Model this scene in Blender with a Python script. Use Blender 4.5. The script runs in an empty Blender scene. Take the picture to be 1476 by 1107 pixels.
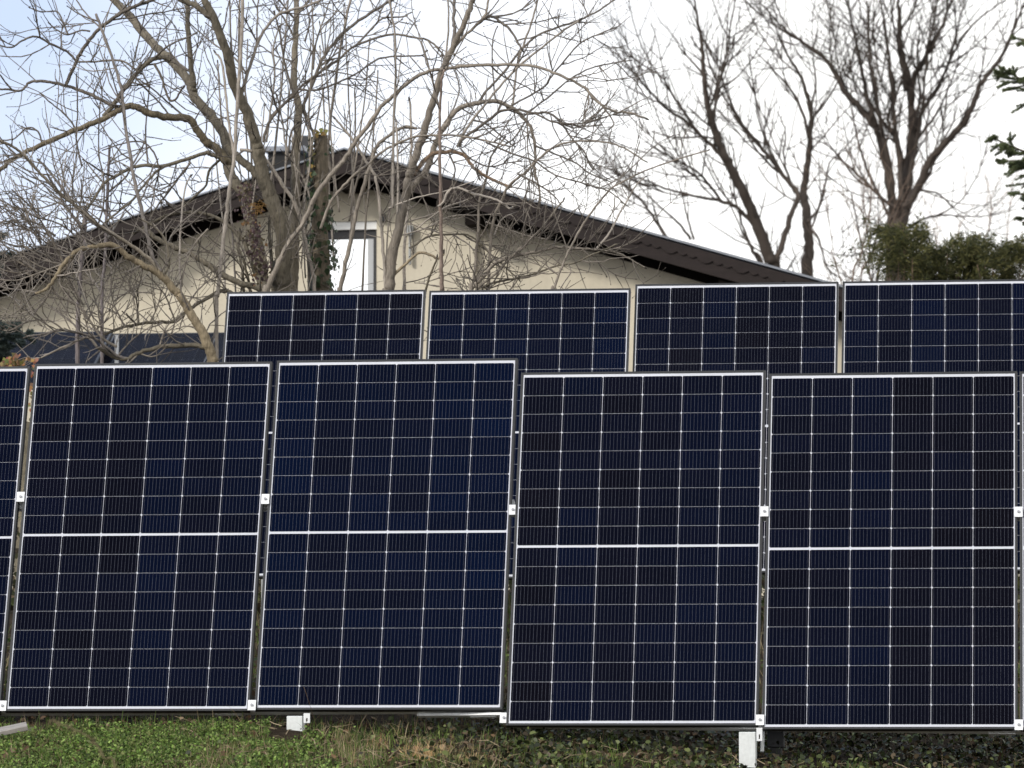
import bpy, math, random
import numpy as np
from mathutils import Vector, Matrix
from math import sin, cos, radians, pi
rnd = random.Random(7)
rng = np.random.default_rng(11)
sc = bpy.context.scene
C = sc.collection

# ------------------------------------------------------------------ camera
F_PX, PITCH = 6734.0, radians(4.416)          # focal length in pixels of a 1476-px-wide frame, camera pitch
cam_d = bpy.data.cameras.new('camera'); cam = bpy.data.objects.new('camera', cam_d); C.objects.link(cam)
cam.location = (0, 0, 0); cam.rotation_euler = (pi/2 + PITCH, 0, 0)
cam_d.sensor_width = 36; cam_d.lens = F_PX/1476*36
cam_d.clip_start = 0.5; cam_d.clip_end = 3000
cam_d.dof.use_dof = True; cam_d.dof.focus_distance = 23.3
cam_d.dof.aperture_fstop = (cam_d.lens/1000)/0.0185
sc.camera = cam

# ------------------------------------------------------------------ world and sun
SUN_FROM = Vector((-0.74, -0.55, 0.56)).normalized()
w = bpy.data.worlds.new('World'); sc.world = w; w.use_nodes = True
nt = w.node_tree; nt.nodes.clear()
def wn(t, **k):
    n = nt.nodes.new(t)
    for a, b in k.items(): setattr(n, a, b)
    return n
sky = wn('ShaderNodeTexSky', sky_type='NISHITA', sun_disc=False)
sky.sun_elevation = math.asin(SUN_FROM.z); sky.sun_rotation = math.atan2(SUN_FROM.x, SUN_FROM.y)
bg1 = wn('ShaderNodeBackground'); bg1.inputs['Strength'].default_value = 0.12
nt.links.new(sky.outputs[0], bg1.inputs['Color'])
bg2 = wn('ShaderNodeBackground'); bg2.inputs['Color'].default_value = (0.985, 0.985, 1.0, 1); bg2.inputs['Strength'].default_value = 1.18
tc = wn('ShaderNodeTexCoord')
mp = wn('ShaderNodeMapping'); mp.inputs['Scale'].default_value = (5, 5, 9); mp.inputs['Location'].default_value = (0.35, 0.1, 0.2)
nz = wn('ShaderNodeTexNoise'); nz.inputs['Scale'].default_value = 1.0; nz.inputs['Detail'].default_value = 6; nz.inputs['Roughness'].default_value = 0.5
nt.links.new(tc.outputs['Generated'], mp.inputs[0]); nt.links.new(mp.outputs[0], nz.inputs['Vector'])
# thicker bright cloud towards the east (+x) and low down, thin veil with blue showing through to the west
dt = wn('ShaderNodeVectorMath', operation='DOT_PRODUCT'); dt.inputs[1].default_value = (1.0, -0.5, -1.2)
nt.links.new(tc.outputs['Generated'], dt.inputs[0])
ma = wn('ShaderNodeMath', operation='MULTIPLY_ADD'); ma.inputs[1].default_value = 3.5; ma.inputs[2].default_value = 2.76
nt.links.new(dt.outputs['Value'], ma.inputs[0])
mb_ = wn('ShaderNodeMath', operation='MULTIPLY_ADD'); mb_.inputs[1].default_value = 0.55
nt.links.new(nz.outputs['Fac'], mb_.inputs[0]); nt.links.new(ma.outputs[0], mb_.inputs[2])
cr = wn('ShaderNodeMapRange'); cr.clamp = True
cr.inputs['From Min'].default_value = 0.25; cr.inputs['From Max'].default_value = 0.85
cr.inputs['To Min'].default_value = 0.0; cr.inputs['To Max'].default_value = 1.0
nt.links.new(mb_.outputs[0], cr.inputs['Value'])
mx = wn('ShaderNodeMixShader'); out = wn('ShaderNodeOutputWorld')
veil = wn('ShaderNodeMix', data_type='RGBA'); veil.inputs[6].default_value = (0.47, 0.56, 0.74, 1); veil.inputs[7].default_value = (1.0, 0.995, 0.985, 1)
nt.links.new(cr.outputs[0], veil.inputs[0]); nt.links.new(veil.outputs[2], bg2.inputs['Color'])
mx0 = wn('ShaderNodeMapRange'); mx0.inputs['To Min'].default_value = 0.92; nt.links.new(cr.outputs[0], mx0.inputs['Value'])
nt.links.new(mx0.outputs[0], mx.inputs[0]); nt.links.new(bg1.outputs[0], mx.inputs[1]); nt.links.new(bg2.outputs[0], mx.inputs[2])
nt.links.new(mx.outputs[0], out.inputs[0])
sd = bpy.data.lights.new('sun', 'SUN'); sun = bpy.data.objects.new('sun', sd); C.objects.link(sun)
sd.energy = 2.8; sd.angle = radians(9); sd.color = (1.0, 0.95, 0.87)
sun.rotation_euler = (-SUN_FROM).to_track_quat('-Z', 'Y').to_euler(); sun.location = (-10, -10, 20)
vs = sc.view_settings; vs.view_transform = 'Standard'; vs.look = 'None'; vs.exposure = 0.3; vs.gamma = 1.0; vs.use_curve_mapping = False

# ------------------------------------------------------------------ helpers
def at(x, y, Y):
    """point at forward distance Y seen at photograph pixel (x, y)"""
    c, s = cos(PITCH), sin(PITCH); a = (x-738)/F_PX; b = -(y-553.5)/F_PX
    d = Vector((a, c-b*s, s+b*c)); return d*(Y/d.y)
def tag(o, label=None, cat=None, group=None, kind=None):
    if label: o['label'] = label
    if cat: o['category'] = cat
    if group: o['group'] = group
    if kind: o['kind'] = kind
    return o
def empty(name, loc=(0, 0, 0), rot=None):
    o = bpy.data.objects.new(name, None); C.objects.link(o); o.empty_display_size = 0.2
    o.matrix_world = Matrix.Translation(loc) @ (rot.to_4x4() if rot else Matrix.Identity(4)); return o
class MB:
    """collects polygons (with a colour each) and links them as ONE mesh object"""
    def __init__(s): s.v = []; s.f = []; s.c = []
    def poly(s, pts, col=(1, 1, 1)):
        n = len(s.v); s.v += [tuple(p) for p in pts]; s.f.append(tuple(range(n, n+len(pts)))); s.c.append(col)
    def box(s, lo, hi, col=(1, 1, 1), M=None):
        x0, y0, z0 = lo; x1, y1, z1 = hi
        p = [Vector(q) for q in ((x0,y0,z0),(x1,y0,z0),(x1,y1,z0),(x0,y1,z0),(x0,y0,z1),(x1,y0,z1),(x1,y1,z1),(x0,y1,z1))]
        if M: p = [M @ q for q in p]
        n = len(s.v); s.v += [tuple(q) for q in p]
        for f in ((3,2,1,0),(4,5,6,7),(0,1,5,4),(1,2,6,5),(2,3,7,6),(3,0,4,7)):
            s.f.append(tuple(n+i for i in f)); s.c.append(col)
    def prism(s, pts, ext, col=(1, 1, 1)):
        """polygon pts (list of Vector) extruded by vector ext"""
        a = [Vector(p) for p in pts]; b = [p+Vector(ext) for p in a]; n = len(s.v); k = len(a)
        s.v += [tuple(p) for p in a+b]
        s.f.append(tuple(range(n, n+k))); s.c.append(col); s.f.append(tuple(range(n+2*k-1, n+k-1, -1))); s.c.append(col)
        for i in range(k):
            j = (i+1) % k; s.f.append((n+j, n+i, n+k+i, n+k+j)); s.c.append(col)
    def tube(s, pts, rad, sides=6, col=(1, 1, 1), cap=True):
        k = len(pts); n0 = len(s.v); up = None
        for i in range(k):
            t = (pts[min(i+1, k-1)]-pts[max(i-1, 0)])
            if t.length < 1e-9: t = Vector((0, 0, 1))
            t.normalize()
            if up is None:
                up = t.orthogonal().normalized()
            else:
                up = up - t*up.dot(t)
                up = up.normalized() if up.length > 1e-6 else t.orthogonal().normalized()
            sd_ = t.cross(up); r = rad[i]; p = pts[i]
            for j in range(sides):
                a = 2*pi*j/sides; q = p + up*(cos(a)*r) + sd_*(sin(a)*r); s.v.append((q.x, q.y, q.z))
        for i in range(k-1):
            for j in range(sides):
                j2 = (j+1) % sides; a = n0+i*sides; b = a+sides
                s.f.append((a+j, a+j2, b+j2, b+j)); s.c.append(col)
        if cap:
            s.f.append(tuple(n0+j for j in range(sides-1, -1, -1))); s.c.append(col)
            s.f.append(tuple(n0+(k-1)*sides+j for j in range(sides))); s.c.append(col)
    def build(s, name, mat, parent=None, smooth=False, bevel=0.0):
        me = bpy.data.meshes.new(name); me.from_pydata(s.v, [], s.f)
        at_ = me.attributes.new('tint', 'FLOAT_COLOR', 'FACE')
        at_.data.foreach_set('color', np.array([(c[0], c[1], c[2], 1.0) for c in s.c], dtype=np.float32).ravel())
        if smooth: me.polygons.foreach_set('use_smooth', np.ones(len(me.polygons), dtype=bool))
        me.materials.append(mat); me.update()
        o = bpy.data.objects.new(name, me); C.objects.link(o)
        if parent: o.parent = parent
        if bevel:
            b = o.modifiers.new('bevel', 'BEVEL'); b.width = bevel; b.segments = 2; b.limit_method = 'ANGLE'
        return o
def quads_object(name, V, cols, mat, parent=None):
    """V: (N,k,3) array, one k-gon each; cols (N,3)"""
    N, k = V.shape[:2]; me = bpy.data.meshes.new(name)
    me.vertices.add(N*k); me.vertices.foreach_set('co', V.reshape(-1).astype(np.float32))
    me.loops.add(N*k); me.loops.foreach_set('vertex_index', np.arange(N*k, dtype=np.int32))
    me.polygons.add(N); me.polygons.foreach_set('loop_start', np.arange(N, dtype=np.int32)*k)
    a = me.attributes.new('tint', 'FLOAT_COLOR', 'FACE')
    a.data.foreach_set('color', np.concatenate([cols, np.ones((N, 1))], 1).astype(np.float32).ravel())
    me.update(calc_edges=True); me.validate(); me.materials.append(mat)
    o = bpy.data.objects.new(name, me); C.objects.link(o)
    if parent: o.parent = parent
    return o

# ------------------------------------------------------------------ materials
def mat(name, base=(1, 1, 1), rough=0.6, spec=0.3, metal=0.0, tint=False, noise=None, bump=None, coat=0.0, trans=0.0):
    """noise = (scale xyz, amount), bump = (scale xyz, strength, distance)"""
    m = bpy.data.materials.new(name); m.use_nodes = True; t = m.node_tree; b = t.nodes['Principled BSDF']
    b.inputs['Roughness'].default_value = rough; b.inputs['Specular IOR Level'].default_value = spec; b.inputs['Metallic'].default_value = metal
    b.inputs['Coat Weight'].default_value = coat
    cur = None
    def mul(a, bb):
        q = t.nodes.new('ShaderNodeMix'); q.data_type = 'RGBA'; q.blend_type = 'MULTIPLY'; q.inputs['Factor'].default_value = 1.0
        for i, v in ((6, a), (7, bb)):
            if isinstance(v, tuple): q.inputs[i].default_value = (*v, 1)
            else: t.links.new(v, q.inputs[i])
        return q.outputs[2]
    cur = base
    if tint:
        a = t.nodes.new('ShaderNodeAttribute'); a.attribute_name = 'tint'; cur = mul(a.outputs['Color'], cur)
    tcn = t.nodes.new('ShaderNodeTexCoord')
    def nz_(scale, detail=5):
        mpn = t.nodes.new('ShaderNodeMapping'); mpn.inputs['Scale'].default_value = scale if isinstance(scale, tuple) else (scale,)*3
        n = t.nodes.new('ShaderNodeTexNoise'); n.inputs['Scale'].default_value = 1; n.inputs['Detail'].default_value = detail; n.inputs['Roughness'].default_value = 0.6
        t.links.new(tcn.outputs['Object'], mpn.inputs[0]); t.links.new(mpn.outputs[0], n.inputs['Vector']); return n.outputs['Fac']
    if noise:
        for sc_, am in (noise if isinstance(noise, list) else [noise]):
            r = t.nodes.new('ShaderNodeMapRange'); r.inputs['From Min'].default_value = 0.28; r.inputs['From Max'].default_value = 0.72
            r.inputs['To Min'].default_value = 1-am; r.inputs['To Max'].default_value = 1+am
            t.links.new(nz_(sc_), r.inputs['Value']); cur = mul(cur, r.outputs[0]) if not isinstance(cur, tuple) else mul(cur, r.outputs[0])
    if isinstance(cur, tuple): b.inputs['Base Color'].default_value = (*cur, 1)
    else: t.links.new(cur, b.inputs['Base Color'])
    if bump:
        bn = t.nodes.new('ShaderNodeBump'); bn.inputs['Strength'].default_value = bump[1]; bn.inputs['Distance'].default_value = bump[2]
        t.links.new(nz_(bump[0]), bn.inputs['Height']); t.links.new(bn.outputs[0], b.inputs['Normal'])
    if trans:
        tr = t.nodes.new('ShaderNodeBsdfTranslucent'); ms = t.nodes.new('ShaderNodeMixShader'); ms.inputs[0].default_value = trans
        if isinstance(cur, tuple): tr.inputs['Color'].default_value = (*cur, 1)
        else: t.links.new(cur, tr.inputs['Color'])
        o_ = t.nodes['Material Output']; t.links.new(b.outputs[0], ms.inputs[1]); t.links.new(tr.outputs[0], ms.inputs[2]); t.links.new(ms.outputs[0], o_.inputs[0])
    return m
M_sheet = mat('panel_glass', rough=0.06, spec=0.022, tint=True, noise=((2.3, 2.3, 2.3), 0.10))
M_frame = mat('black_anodised', (0.024, 0.025, 0.027), rough=0.45, spec=0.3)
M_galv = mat('galvanised_steel', (0.62, 0.64, 0.63), rough=0.5, spec=0.4, metal=0.0, noise=[((60, 60, 60), 0.10), ((9, 9, 9), 0.08)])
M_alu = mat('aluminium', (0.70, 0.71, 0.72), rough=0.35, spec=0.5, noise=((30, 30, 30), 0.05))
M_bolt = mat('steel_bolt', (0.30, 0.30, 0.31), rough=0.3, spec=0.6, metal=0.8)
M_black = mat('black_plastic', (0.025, 0.026, 0.027), rough=0.5, noise=((20, 20, 20), 0.2))
M_board = mat('weathered_board', (0.25, 0.23, 0.21), rough=0.8, noise=[((3, 40, 40), 0.25), ((30, 30, 30), 0.15)])
M_bark = mat('bark', rough=0.85, spec=0.15, tint=True, noise=[((22, 22, 7), 0.28), ((90, 90, 26), 0.30)], bump=((75, 75, 16), 0.9, 0.012))
M_twig = mat('twig_bark', rough=0.75, spec=0.2, tint=True, noise=((25, 25, 25), 0.25))
M_farbark = mat('far_bark', rough=0.9, spec=0.1, tint=True, noise=((6, 6, 2), 0.3))
M_leaf = mat('leaf', rough=0.6, spec=0.18, tint=True, trans=0.25)
M_ivy = mat('ivy_leaf', rough=0.5, spec=0.22, tint=True)
M_needle = mat('conifer_needle', rough=0.6, spec=0.25, tint=True, trans=0.42)
M_dry = mat('dry_grass', rough=0.8, spec=0.1, tint=True, trans=0.2)
M_soil = mat('soil', (0.036, 0.027, 0.018), rough=0.95, spec=0.05, noise=[((5, 5, 5), 0.45), ((45, 45, 45), 0.4)], bump=((40, 40, 40), 0.8, 0.03))
M_stucco = mat('cream_stucco', (0.52, 0.472, 0.375), rough=0.9, spec=0.1, noise=[((3.2, 3.2, 0.22), 0.12), ((0.8, 0.8, 0.8), 0.06), ((40, 40, 40), 0.05)], bump=((70, 70, 70), 0.25, 0.004))
M_brown = mat('brown_fascia', (0.018, 0.0125, 0.0115), rough=0.6, spec=0.2, noise=[((2, 2, 30), 0.18), ((14, 14, 14), 0.15)])
M_soffit = mat('dark_soffit', (0.010, 0.008, 0.007), rough=0.9, spec=0.05, noise=((3, 20, 3), 0.2))
M_roof = mat('roof_sheet', (0.16, 0.17, 0.19), rough=0.5, noise=((4, 4, 4), 0.2))
M_edge = mat('roof_edge_metal', (0.20, 0.215, 0.245), rough=0.4, spec=0.5, noise=((5, 5, 5), 0.2))
M_white = mat('white_pvc', (0.82, 0.82, 0.80), rough=0.35, spec=0.4)
M_greypvc = mat('grey_pvc', (0.42, 0.43, 0.44), rough=0.4, spec=0.4)
M_dark = mat('dark_frame', (0.035, 0.035, 0.037), rough=0.45)
M_pane = mat('window_pane', (0.93, 0.95, 0.97), rough=0.03, spec=0.5, metal=1.0)
M_chim = mat('chimney_slate', (0.012, 0.012, 0.013), rough=0.7, noise=((6, 6, 30), 0.3))
M_fitting = mat('wall_lamp_grey', (0.30, 0.31, 0.31), rough=0.5)

# ------------------------------------------------------------------ ground
from mathutils import noise as mnoise
def ground_z(x, y):
    lat = max(-0.28, -0.060*x) if x > -1.15 else 0.069 - 0.012*(x+1.15)*0
    if y < 27: 
        z = -0.015 + 0.12*(y-21)
        if y > 24: z = z - 0.02*(y-24)
        k = 1.0 if y < 23 else max(0.0, 1-(y-23)/4)
        z += lat*k
        z = max(z, -1.5)
    else: z = 0.64+0.11
    if 26 <= y < 27: z = z*(27-y) + 0.75*(y-26)
    if y < 12: pass
    n = mnoise.noise(Vector((x*1.7, y*1.7, 0.3)))*0.022 + mnoise.noise(Vector((x*6, y*6, 1.3)))*0.008
    return z + n*(1 if y < 40 else 0.5)
def grid(xs, ys):
    vs_ = [(x, y, ground_z(x, y)) for y in ys for x in xs]; n = len(xs)
    return vs_, [(j*n+i, j*n+i+1, (j+1)*n+i+1, (j+1)*n+i) for j in range(len(ys)-1) for i in range(n-1)]
xs = sorted(set([round(v, 3) for v in list(np.arange(-3.2, 3.2001, 0.05)) + list(np.arange(-12, 12.1, 0.8)) + [-900, -300, -120, -60, -30, -20, 20, 30, 60, 120, 300, 900]]))
ys = sorted(set([round(v, 3) for v in list(np.arange(18.4, 25.001, 0.05)) + list(np.arange(25, 48, 0.5)) + list(np.arange(-10, 18.4, 0.7)) + [-300, -80, -30, -18, 50, 55, 60, 70, 90, 120, 200, 400, 1200]]))
gv, gf = grid(xs, ys)
me = bpy.data.meshes.new('ground'); me.from_pydata(gv, [], gf); me.polygons.foreach_set('use_smooth', np.ones(len(gf), dtype=bool)); me.materials.append(M_soil)
g = bpy.data.objects.new('ground', me); C.objects.link(g); tag(g, 'dark earth bank sloping up under and behind the panel rows', 'ground', kind='structure')

# ------------------------------------------------------------------ house
Y_H = 42.0
A = at(497, 213, Y_H); PSI = radians(9.5); SL = 0.2947
rh = Vector((cos(PSI), -sin(PSI), 0)); bh = Vector((sin(PSI), cos(PSI), 0)); zh = Vector((0, 0, 1))
HM = Matrix((( rh.x, bh.x, 0), (rh.y, bh.y, 0), (0, 0, 1))) # columns: right, back, up
def hit_house(px, py, back=0.0):
    """house-local coordinates (right, back, up from the apex) of a pixel on the facade plane set back by `back`"""
    d = at(px, py, 1.0); n = bh; p0 = A + bh*back; t = p0.dot(n)/d.dot(n); q = d*t - A
    return Vector((q.dot(rh), q.dot(bh), q.z))
house = empty('gable_house', (A.x, A.y, 0.75), HM)
tag(house, 'cream rendered house with dark brown gable roof behind the bare shrubs', 'house')
ZG = 0.75 - A.z     # local z of the ground, relative to the apex; empty sits on ground so subtract
def HB(): return MB()
def hv(x, y, z): return Vector((x, y, z - ZG))
HW, DEEP = 6.4, 9.5
m = HB()     # fascia boards, two raking boards meeting at the ridge
FH = 0.20
for sg in (-1, 1):
    m.prism([hv(0, 0, -0.03), hv(sg*HW, 0, -0.03-SL*HW), hv(sg*HW, 0, -0.03-FH-SL*HW), hv(0, 0, -0.03-FH)][::sg], (0, 0.03, 0))
m.build('fascia', M_brown, house)
m = HB()     # scalloped shingle strip on the upper half of the fascia
for sg in (-1, 1):
    top = []; low = []; x = 0.0; k = 0
    while x < HW-0.3:
        wd = 0.15 if k % 3 == 0 else 0.085
        dp = 0.040 if k % 3 == 0 else 0.024
        for j in range(7):
            u = j/6; xx = x + wd*u
            low.append((xx, -0.03 - 0.072 - dp*sin(pi*u)))
        x += wd; k += 1
    for i in range(len(low)-1):
        (x0, z0), (x1, z1) = low[i], low[i+1]
        if x1-x0 < 1e-5: continue
        q = [hv(sg*x0, -0.014, -0.032-SL*x0), hv(sg*x1, -0.014, -0.032-SL*x1), hv(sg*x1, -0.014, z1-SL*x1), hv(sg*x0, -0.014, z0-SL*x0)]
        m.prism(q[::sg], (0, 0.012, 0))
m.build('scalloped_trim', M_brown, house)
m = HB(); 
for sg in (-1, 1):
    m.prism([hv(0, -0.03, 0.0), hv(sg*HW, -0.03, -SL*HW), hv(sg*HW, -0.03, -0.015-SL*HW), hv(0, -0.03, -0.015)][::sg], (0, 0.20, 0))
m.build('verge_trim', M_edge, house)
m = HB()
for sg in (-1, 1):
    m.prism([hv(0, 0.18, 0.02), hv(sg*(HW+0.05), 0.18, 0.02-SL*(HW+0.05)), hv(sg*(HW+0.05), 0.18, -0.06-SL*(HW+0.05)), hv(0, 0.18, -0.06)][::sg], (0, DEEP, 0))
m.build('roof', M_roof, house)
m = HB()
for sg in (-1, 1):
    m.prism([hv(0, 0.032, -0.15), hv(sg*(HW-0.02), 0.032, -0.15-SL*(HW-0.02)), hv(sg*(HW-0.02), 0.032, -0.17-SL*(HW-0.02)), hv(0, 0.032, -0.17)][::sg], (0, DEEP, 0))
m.build('soffit', M_soffit, house)
m = HB()     # purlin ends and bargeboard bearers under the verge
for k_, xx in enumerate((0.0, hit_house(688, 320, 0.3).x, hit_house(688, 320, 0.3).x+2.3, -1.9, -4.0)):
    m = HB()
    zt = -0.172 - SL*abs(xx)
    m.box((xx-0.07, 0.05, zt-0.20-ZG), (xx+0.07, 0.9, zt-ZG-0.02)); m.build('purlin', M_soffit, house)
WB1, WB2 = 0.40, 0.46
xs_ = hit_house(686, 330, WB1).x; EV = 5.6
zb = ZG
wl = hit_house(470, 330, WB1); wr = hit_house(541, 330, WB1)
wt = hit_house(500, 319, WB1).z; wbm = wt - 1.15
wx0 = hit_house(446, 330, WB1).x; wx1 = hit_house(543, 330, WB1).x
m = HB()
def zr(x): return -0.19 - SL*abs(x)
def wallpiece(pts, back, thick=0.25): m.prism([hv(x, back, z) for x, z in pts], (0, thick, 0))
wallpiece([(-EV, zb), (-EV, zr(-EV)), (wx0, zr(wx0)), (wx0, zb)], WB1)
wallpiece([(wx0, wt), (wx0, zr(wx0)), (0, zr(0)), (wx1, zr(wx1)), (wx1, wt)] if wx0 < 0 < wx1 else [(wx0, wt), (wx0, zr(wx0)), (wx1, zr(wx1)), (wx1, wt)], WB1)
wallpiece([(wx0, zb), (wx0, wbm), (wx1, wbm), (wx1, zb)], WB1)
wallpiece([(wx1, zb), (wx1, zr(wx1)), (0, zr(0)), (xs_, zr(xs_)), (xs_, zb)] if wx1 < 0 else [(wx1, zb), (wx1, zr(wx1)), (xs_, zr(xs_)), (xs_, zb)], WB1, 0.6)
wallpiece([(xs_+0.001, zb), (xs_+0.001, zr(xs_)), (EV, zr(EV)), (EV, zb)], WB2)
m.box((-EV+0.001, WB1+0.26, 0), (-EV+0.25, DEEP-0.3, zr(EV)-ZG)); m.box((EV-0.25, WB2+0.26, 0), (EV-0.001, DEEP-0.3, zr(EV)-ZG))
m.build('wall', M_stucco, house)
m = HB()     # thin dark strips following the rake along the top of the wall
for x0_, x1_, bk, h_ in ((-EV, 0, WB1, 0.10), (0, xs_, WB1, 0.10), (xs_+0.002, EV, WB2, 0.10)):
    m.prism([hv(x0_, bk-0.03, zr(x0_)+0.015), hv(x1_, bk-0.03, zr(x1_)+0.015), hv(x1_, bk-0.03, zr(x1_)-h_), hv(x0_, bk-0.03, zr(x0_)-h_)], (0, 0.028, 0))
m.build('wall_top_strip', M_soffit, house)
# gable window with a roller-shutter box
win = HB(); win.box((wx0+0.002, WB1+0.02, wt-0.075-ZG), (wx1-0.002, WB1+0.12, wt-ZG-0.001))
zf1 = wt-0.076
fr = HB(); fr.box((wx0+0.002, WB1+0.05, zf1-0.075-ZG), (wx1-0.002, WB1+0.11, zf1-ZG-0.001))
fr.box((wx1-0.035, WB1+0.03, wbm-ZG+0.002), (wx1-0.003, WB1+0.11, zf1-0.076-ZG)); fr.box((wx0+0.003, WB1+0.03, wbm-ZG+0.002), (wx0+0.035, WB1+0.11, zf1-0.076-ZG))
wo = fr.build('window', M_dark, house)
sb = win.build('shutter_box', M_white, wo)
j = HB(); j.box((wx1-0.095, WB1+0.06, wbm-ZG+0.003), (wx1-0.036, WB1+0.12, zf1-0.077-ZG)); j.build('sash', M_greypvc, wo)
p = HB(); p.poly([hv(wx0+0.036, WB1+0.10, wbm+0.003), hv(wx1-0.096, WB1+0.10, wbm+0.003), hv(wx1-0.096, WB1+0.10, zf1-0.078), hv(wx0+0.036, WB1+0.10, zf1-0.078)]); p.build('pane', M_pane, wo)
p = HB(); p.box((wx0, WB1-0.08, wbm-0.035-ZG), (wx1, WB1-0.001, wbm-ZG)); p.build('sill', M_white, wo)
# little wall fittings right of the window
q = hit_house(592, 332, WB1)
m = HB(); m.box((q.x-0.035, WB1-0.07, q.z-0.05-ZG), (q.x+0.035, WB1-0.001, q.z+0.04-ZG)); m.box((q.x-0.012, WB1-0.05, q.z-0.32-ZG), (q.x+0.012, WB1-0.02, q.z-0.052-ZG)); m.build('wall_lamp', M_fitting, house, bevel=0.01)
q = hit_house(553, 314, WB1)
m = HB(); m.box((q.x-0.025, WB1-0.05, q.z-0.04-ZG), (q.x+0.025, WB1-0.001, q.z+0.03-ZG)); m.build('vent', M_dark, house, bevel=0.008)
# chimney with a flat metal slab and a cowl, left of the ridge
cb = 2.2
c0, c1 = hit_house(386, 240, cb), hit_house(440, 218, cb)
ch = HB(); ch.box((c0.x, cb, c0.z-0.6-ZG), (c1.x-0.07, cb+0.6, c1.z-0.002-ZG)); cho = ch.build('chimney', M_chim, house)
ch = HB(); ch.box((c0.x-0.04, cb-0.05, c1.z-ZG), (c1.x, cb+0.65, c1.z+0.05-ZG)); ch.build('chimney_cap', M_edge, cho, bevel=0.006)
q0, q1 = hit_house(433, 210, cb+0.2), hit_house(446, 195, cb+0.2)
ch = HB(); ch.box((q0.x, cb+0.2, c1.z+0.051-ZG), (q1.x, cb+0.3, q1.z-ZG)); ch.build('cowl', M_dark, cho, bevel=0.006)

# ------------------------------------------------------------------ solar panels
YAW, TILT = radians(7.378), radians(18.44)
pr = Vector((cos(YAW), -sin(YAW), 0)); pb = Vector((sin(YAW), cos(YAW), 0)); pu = Vector((0, 0, cos(TILT))) + pb*sin(TILT); pn = pr.cross(pu)
PM = Matrix(((pr.x, pu.x, pn.x), (pr.y, pu.y, pn.y), (pr.z, pu.z, pn.z)))
PW, PH, LIP = 1.112, 1.700, 0.011
def panel_meshes(seed, root, blue=0.5, white=(0.52, 0.53, 0.58)):
    r = random.Random(seed)
    W2 = PW/2; f = MB(); o = W2+LIP; t = PH+LIP        # local origin: bottom centre of the glass field
    f.box((-o, -LIP, -0.030), (-W2, t, 0.0025)); f.box((W2, -LIP, -0.030), (o, t, 0.0025))
    f.box((-W2+0.0004, -LIP, -0.030), (W2-0.0004, 0, 0.0025)); f.box((-W2+0.0004, PH, -0.030), (W2-0.0004, t, 0.0025))
    fo = f.build('frame', M_frame, root, bevel=0.0012)
    s = MB()
    s.poly([(-W2, 0, 0), (W2, 0, 0), (W2, PH, 0), (-W2, PH, 0)], white)
    s.poly([(-W2, PH, -0.006), (W2, PH, -0.006), (W2, 0, -0.006), (-W2, 0, -0.006)], (0.6, 0.6, 0.6))
    gx, gy, sm, top, bot, mid = 0.0022, 0.0014, 0.0052, 0.0135, 0.0115, 0.0115
    cw = (PW-2*sm-5*gx)/6; chh = (PH-top-bot-mid-16*gy)/18; cf = 0.0052
    colb = [r.random() for _ in range(6)]
    for i in range(6):
        x0 = -W2+sm+i*(cw+gx); x1 = x0+cw
        for k in range(18):
            y0 = bot + k*(chh+gy) + (mid-gy if k >= 9 else 0); y1 = y0+chh
            tl = cf if (k % 2 == 0) or i % 2 else 0.002; br = cf; tr = cf if k % 2 else 0.002; bl = cf if k % 2 else 0.002
            a = 0.22 + colb[i]*0.42 + r.random()*0.34 + (blue-0.5)*0.6
            # mono cells sorted into slightly blacker and slightly bluer bins
            c = (0.0020-0.0015*a, 0.0016+0.0012*a, 0.0030+0.0108*a); l = 0.85+0.3*r.random(); c = tuple(v*l for v in c)
            s.poly([(x0+bl, y0, .0008), (x1-br, y0, .0008), (x1, y0+br, .0008), (x1, y1-tr, .0008), (x1-tr, y1, .0008), (x0+tl, y1, .0008), (x0, y1-tl, .0008), (x0, y0+bl, .0008)], c)
        for b_ in range(11):
            xb = x0 + cw*(b_+0.5)/11; hw = 0.00042
            for ya, yb in ((bot, bot+9*chh+8*gy), (bot+9*chh+8*gy+mid, PH-top)):
                s.poly([(xb-hw, ya, .0014), (xb+hw, ya, .0014), (xb+hw, yb, .0014), (xb-hw, yb, .0014)], (0.078, 0.083, 0.108))
    s.build('cell_sheet', M_sheet, root)
    j = MB(); j.box((-0.05, PH-0.10, -0.030), (0.05, PH-0.04, -0.0065)); j.build('junction_box', M_black, root)
def solar_panel(centre, label, group, seed, blue, R=PM, white=(0.52, 0.53, 0.58)):
    base = centre - (R @ Vector((0, PH/2, 0)))
    root = empty('solar_panel', base, R); tag(root, label, 'solar panel', group); panel_meshes(seed, root, blue, white); return root
P = [None, Vector((-1.71875609, 21.5751418, 0.96969801)), Vector((-0.57127354, 21.43476602, 0.97445711)), Vector((0.57056668, 21.24462626, 0.90257102)), Vector((1.71178554, 21.0908371, 0.88579169))]
P[0] = P[1] - pr*1.157 + Vector((0, 0, -0.010)); P.append(P[4] + pr*1.1455 + Vector((0, 0, -0.002)))
GF = 'solar panels in the front row'; GB = 'solar panels in the second row'
LF = ['front solar panel cut off by the left edge of the photo',
      'leftmost fully visible front solar panel, above the bright green clover',
      'front solar panel right of centre-left gap, bottom rail shining white at its right corner',
      'lower-set front solar panel between the raised left pair and the rightmost panel',
      'rightmost fully visible front solar panel, white slotted bracket at its lower left',
      'sliver of a front solar panel at the right edge of the photo']
for i, (c, bl) in enumerate(zip(P, (0.55, 0.35, 0.85, 0.35, 0.30, 0.6))): solar_panel(c, LF[i], GF, 40+i, bl)
B = [Vector((-1.08422, 25.96358652, 1.73593978)), Vector((0.06382897, 25.73053798, 1.72095139)), Vector((1.21658301, 25.6320899, 1.74746884))]
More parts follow.
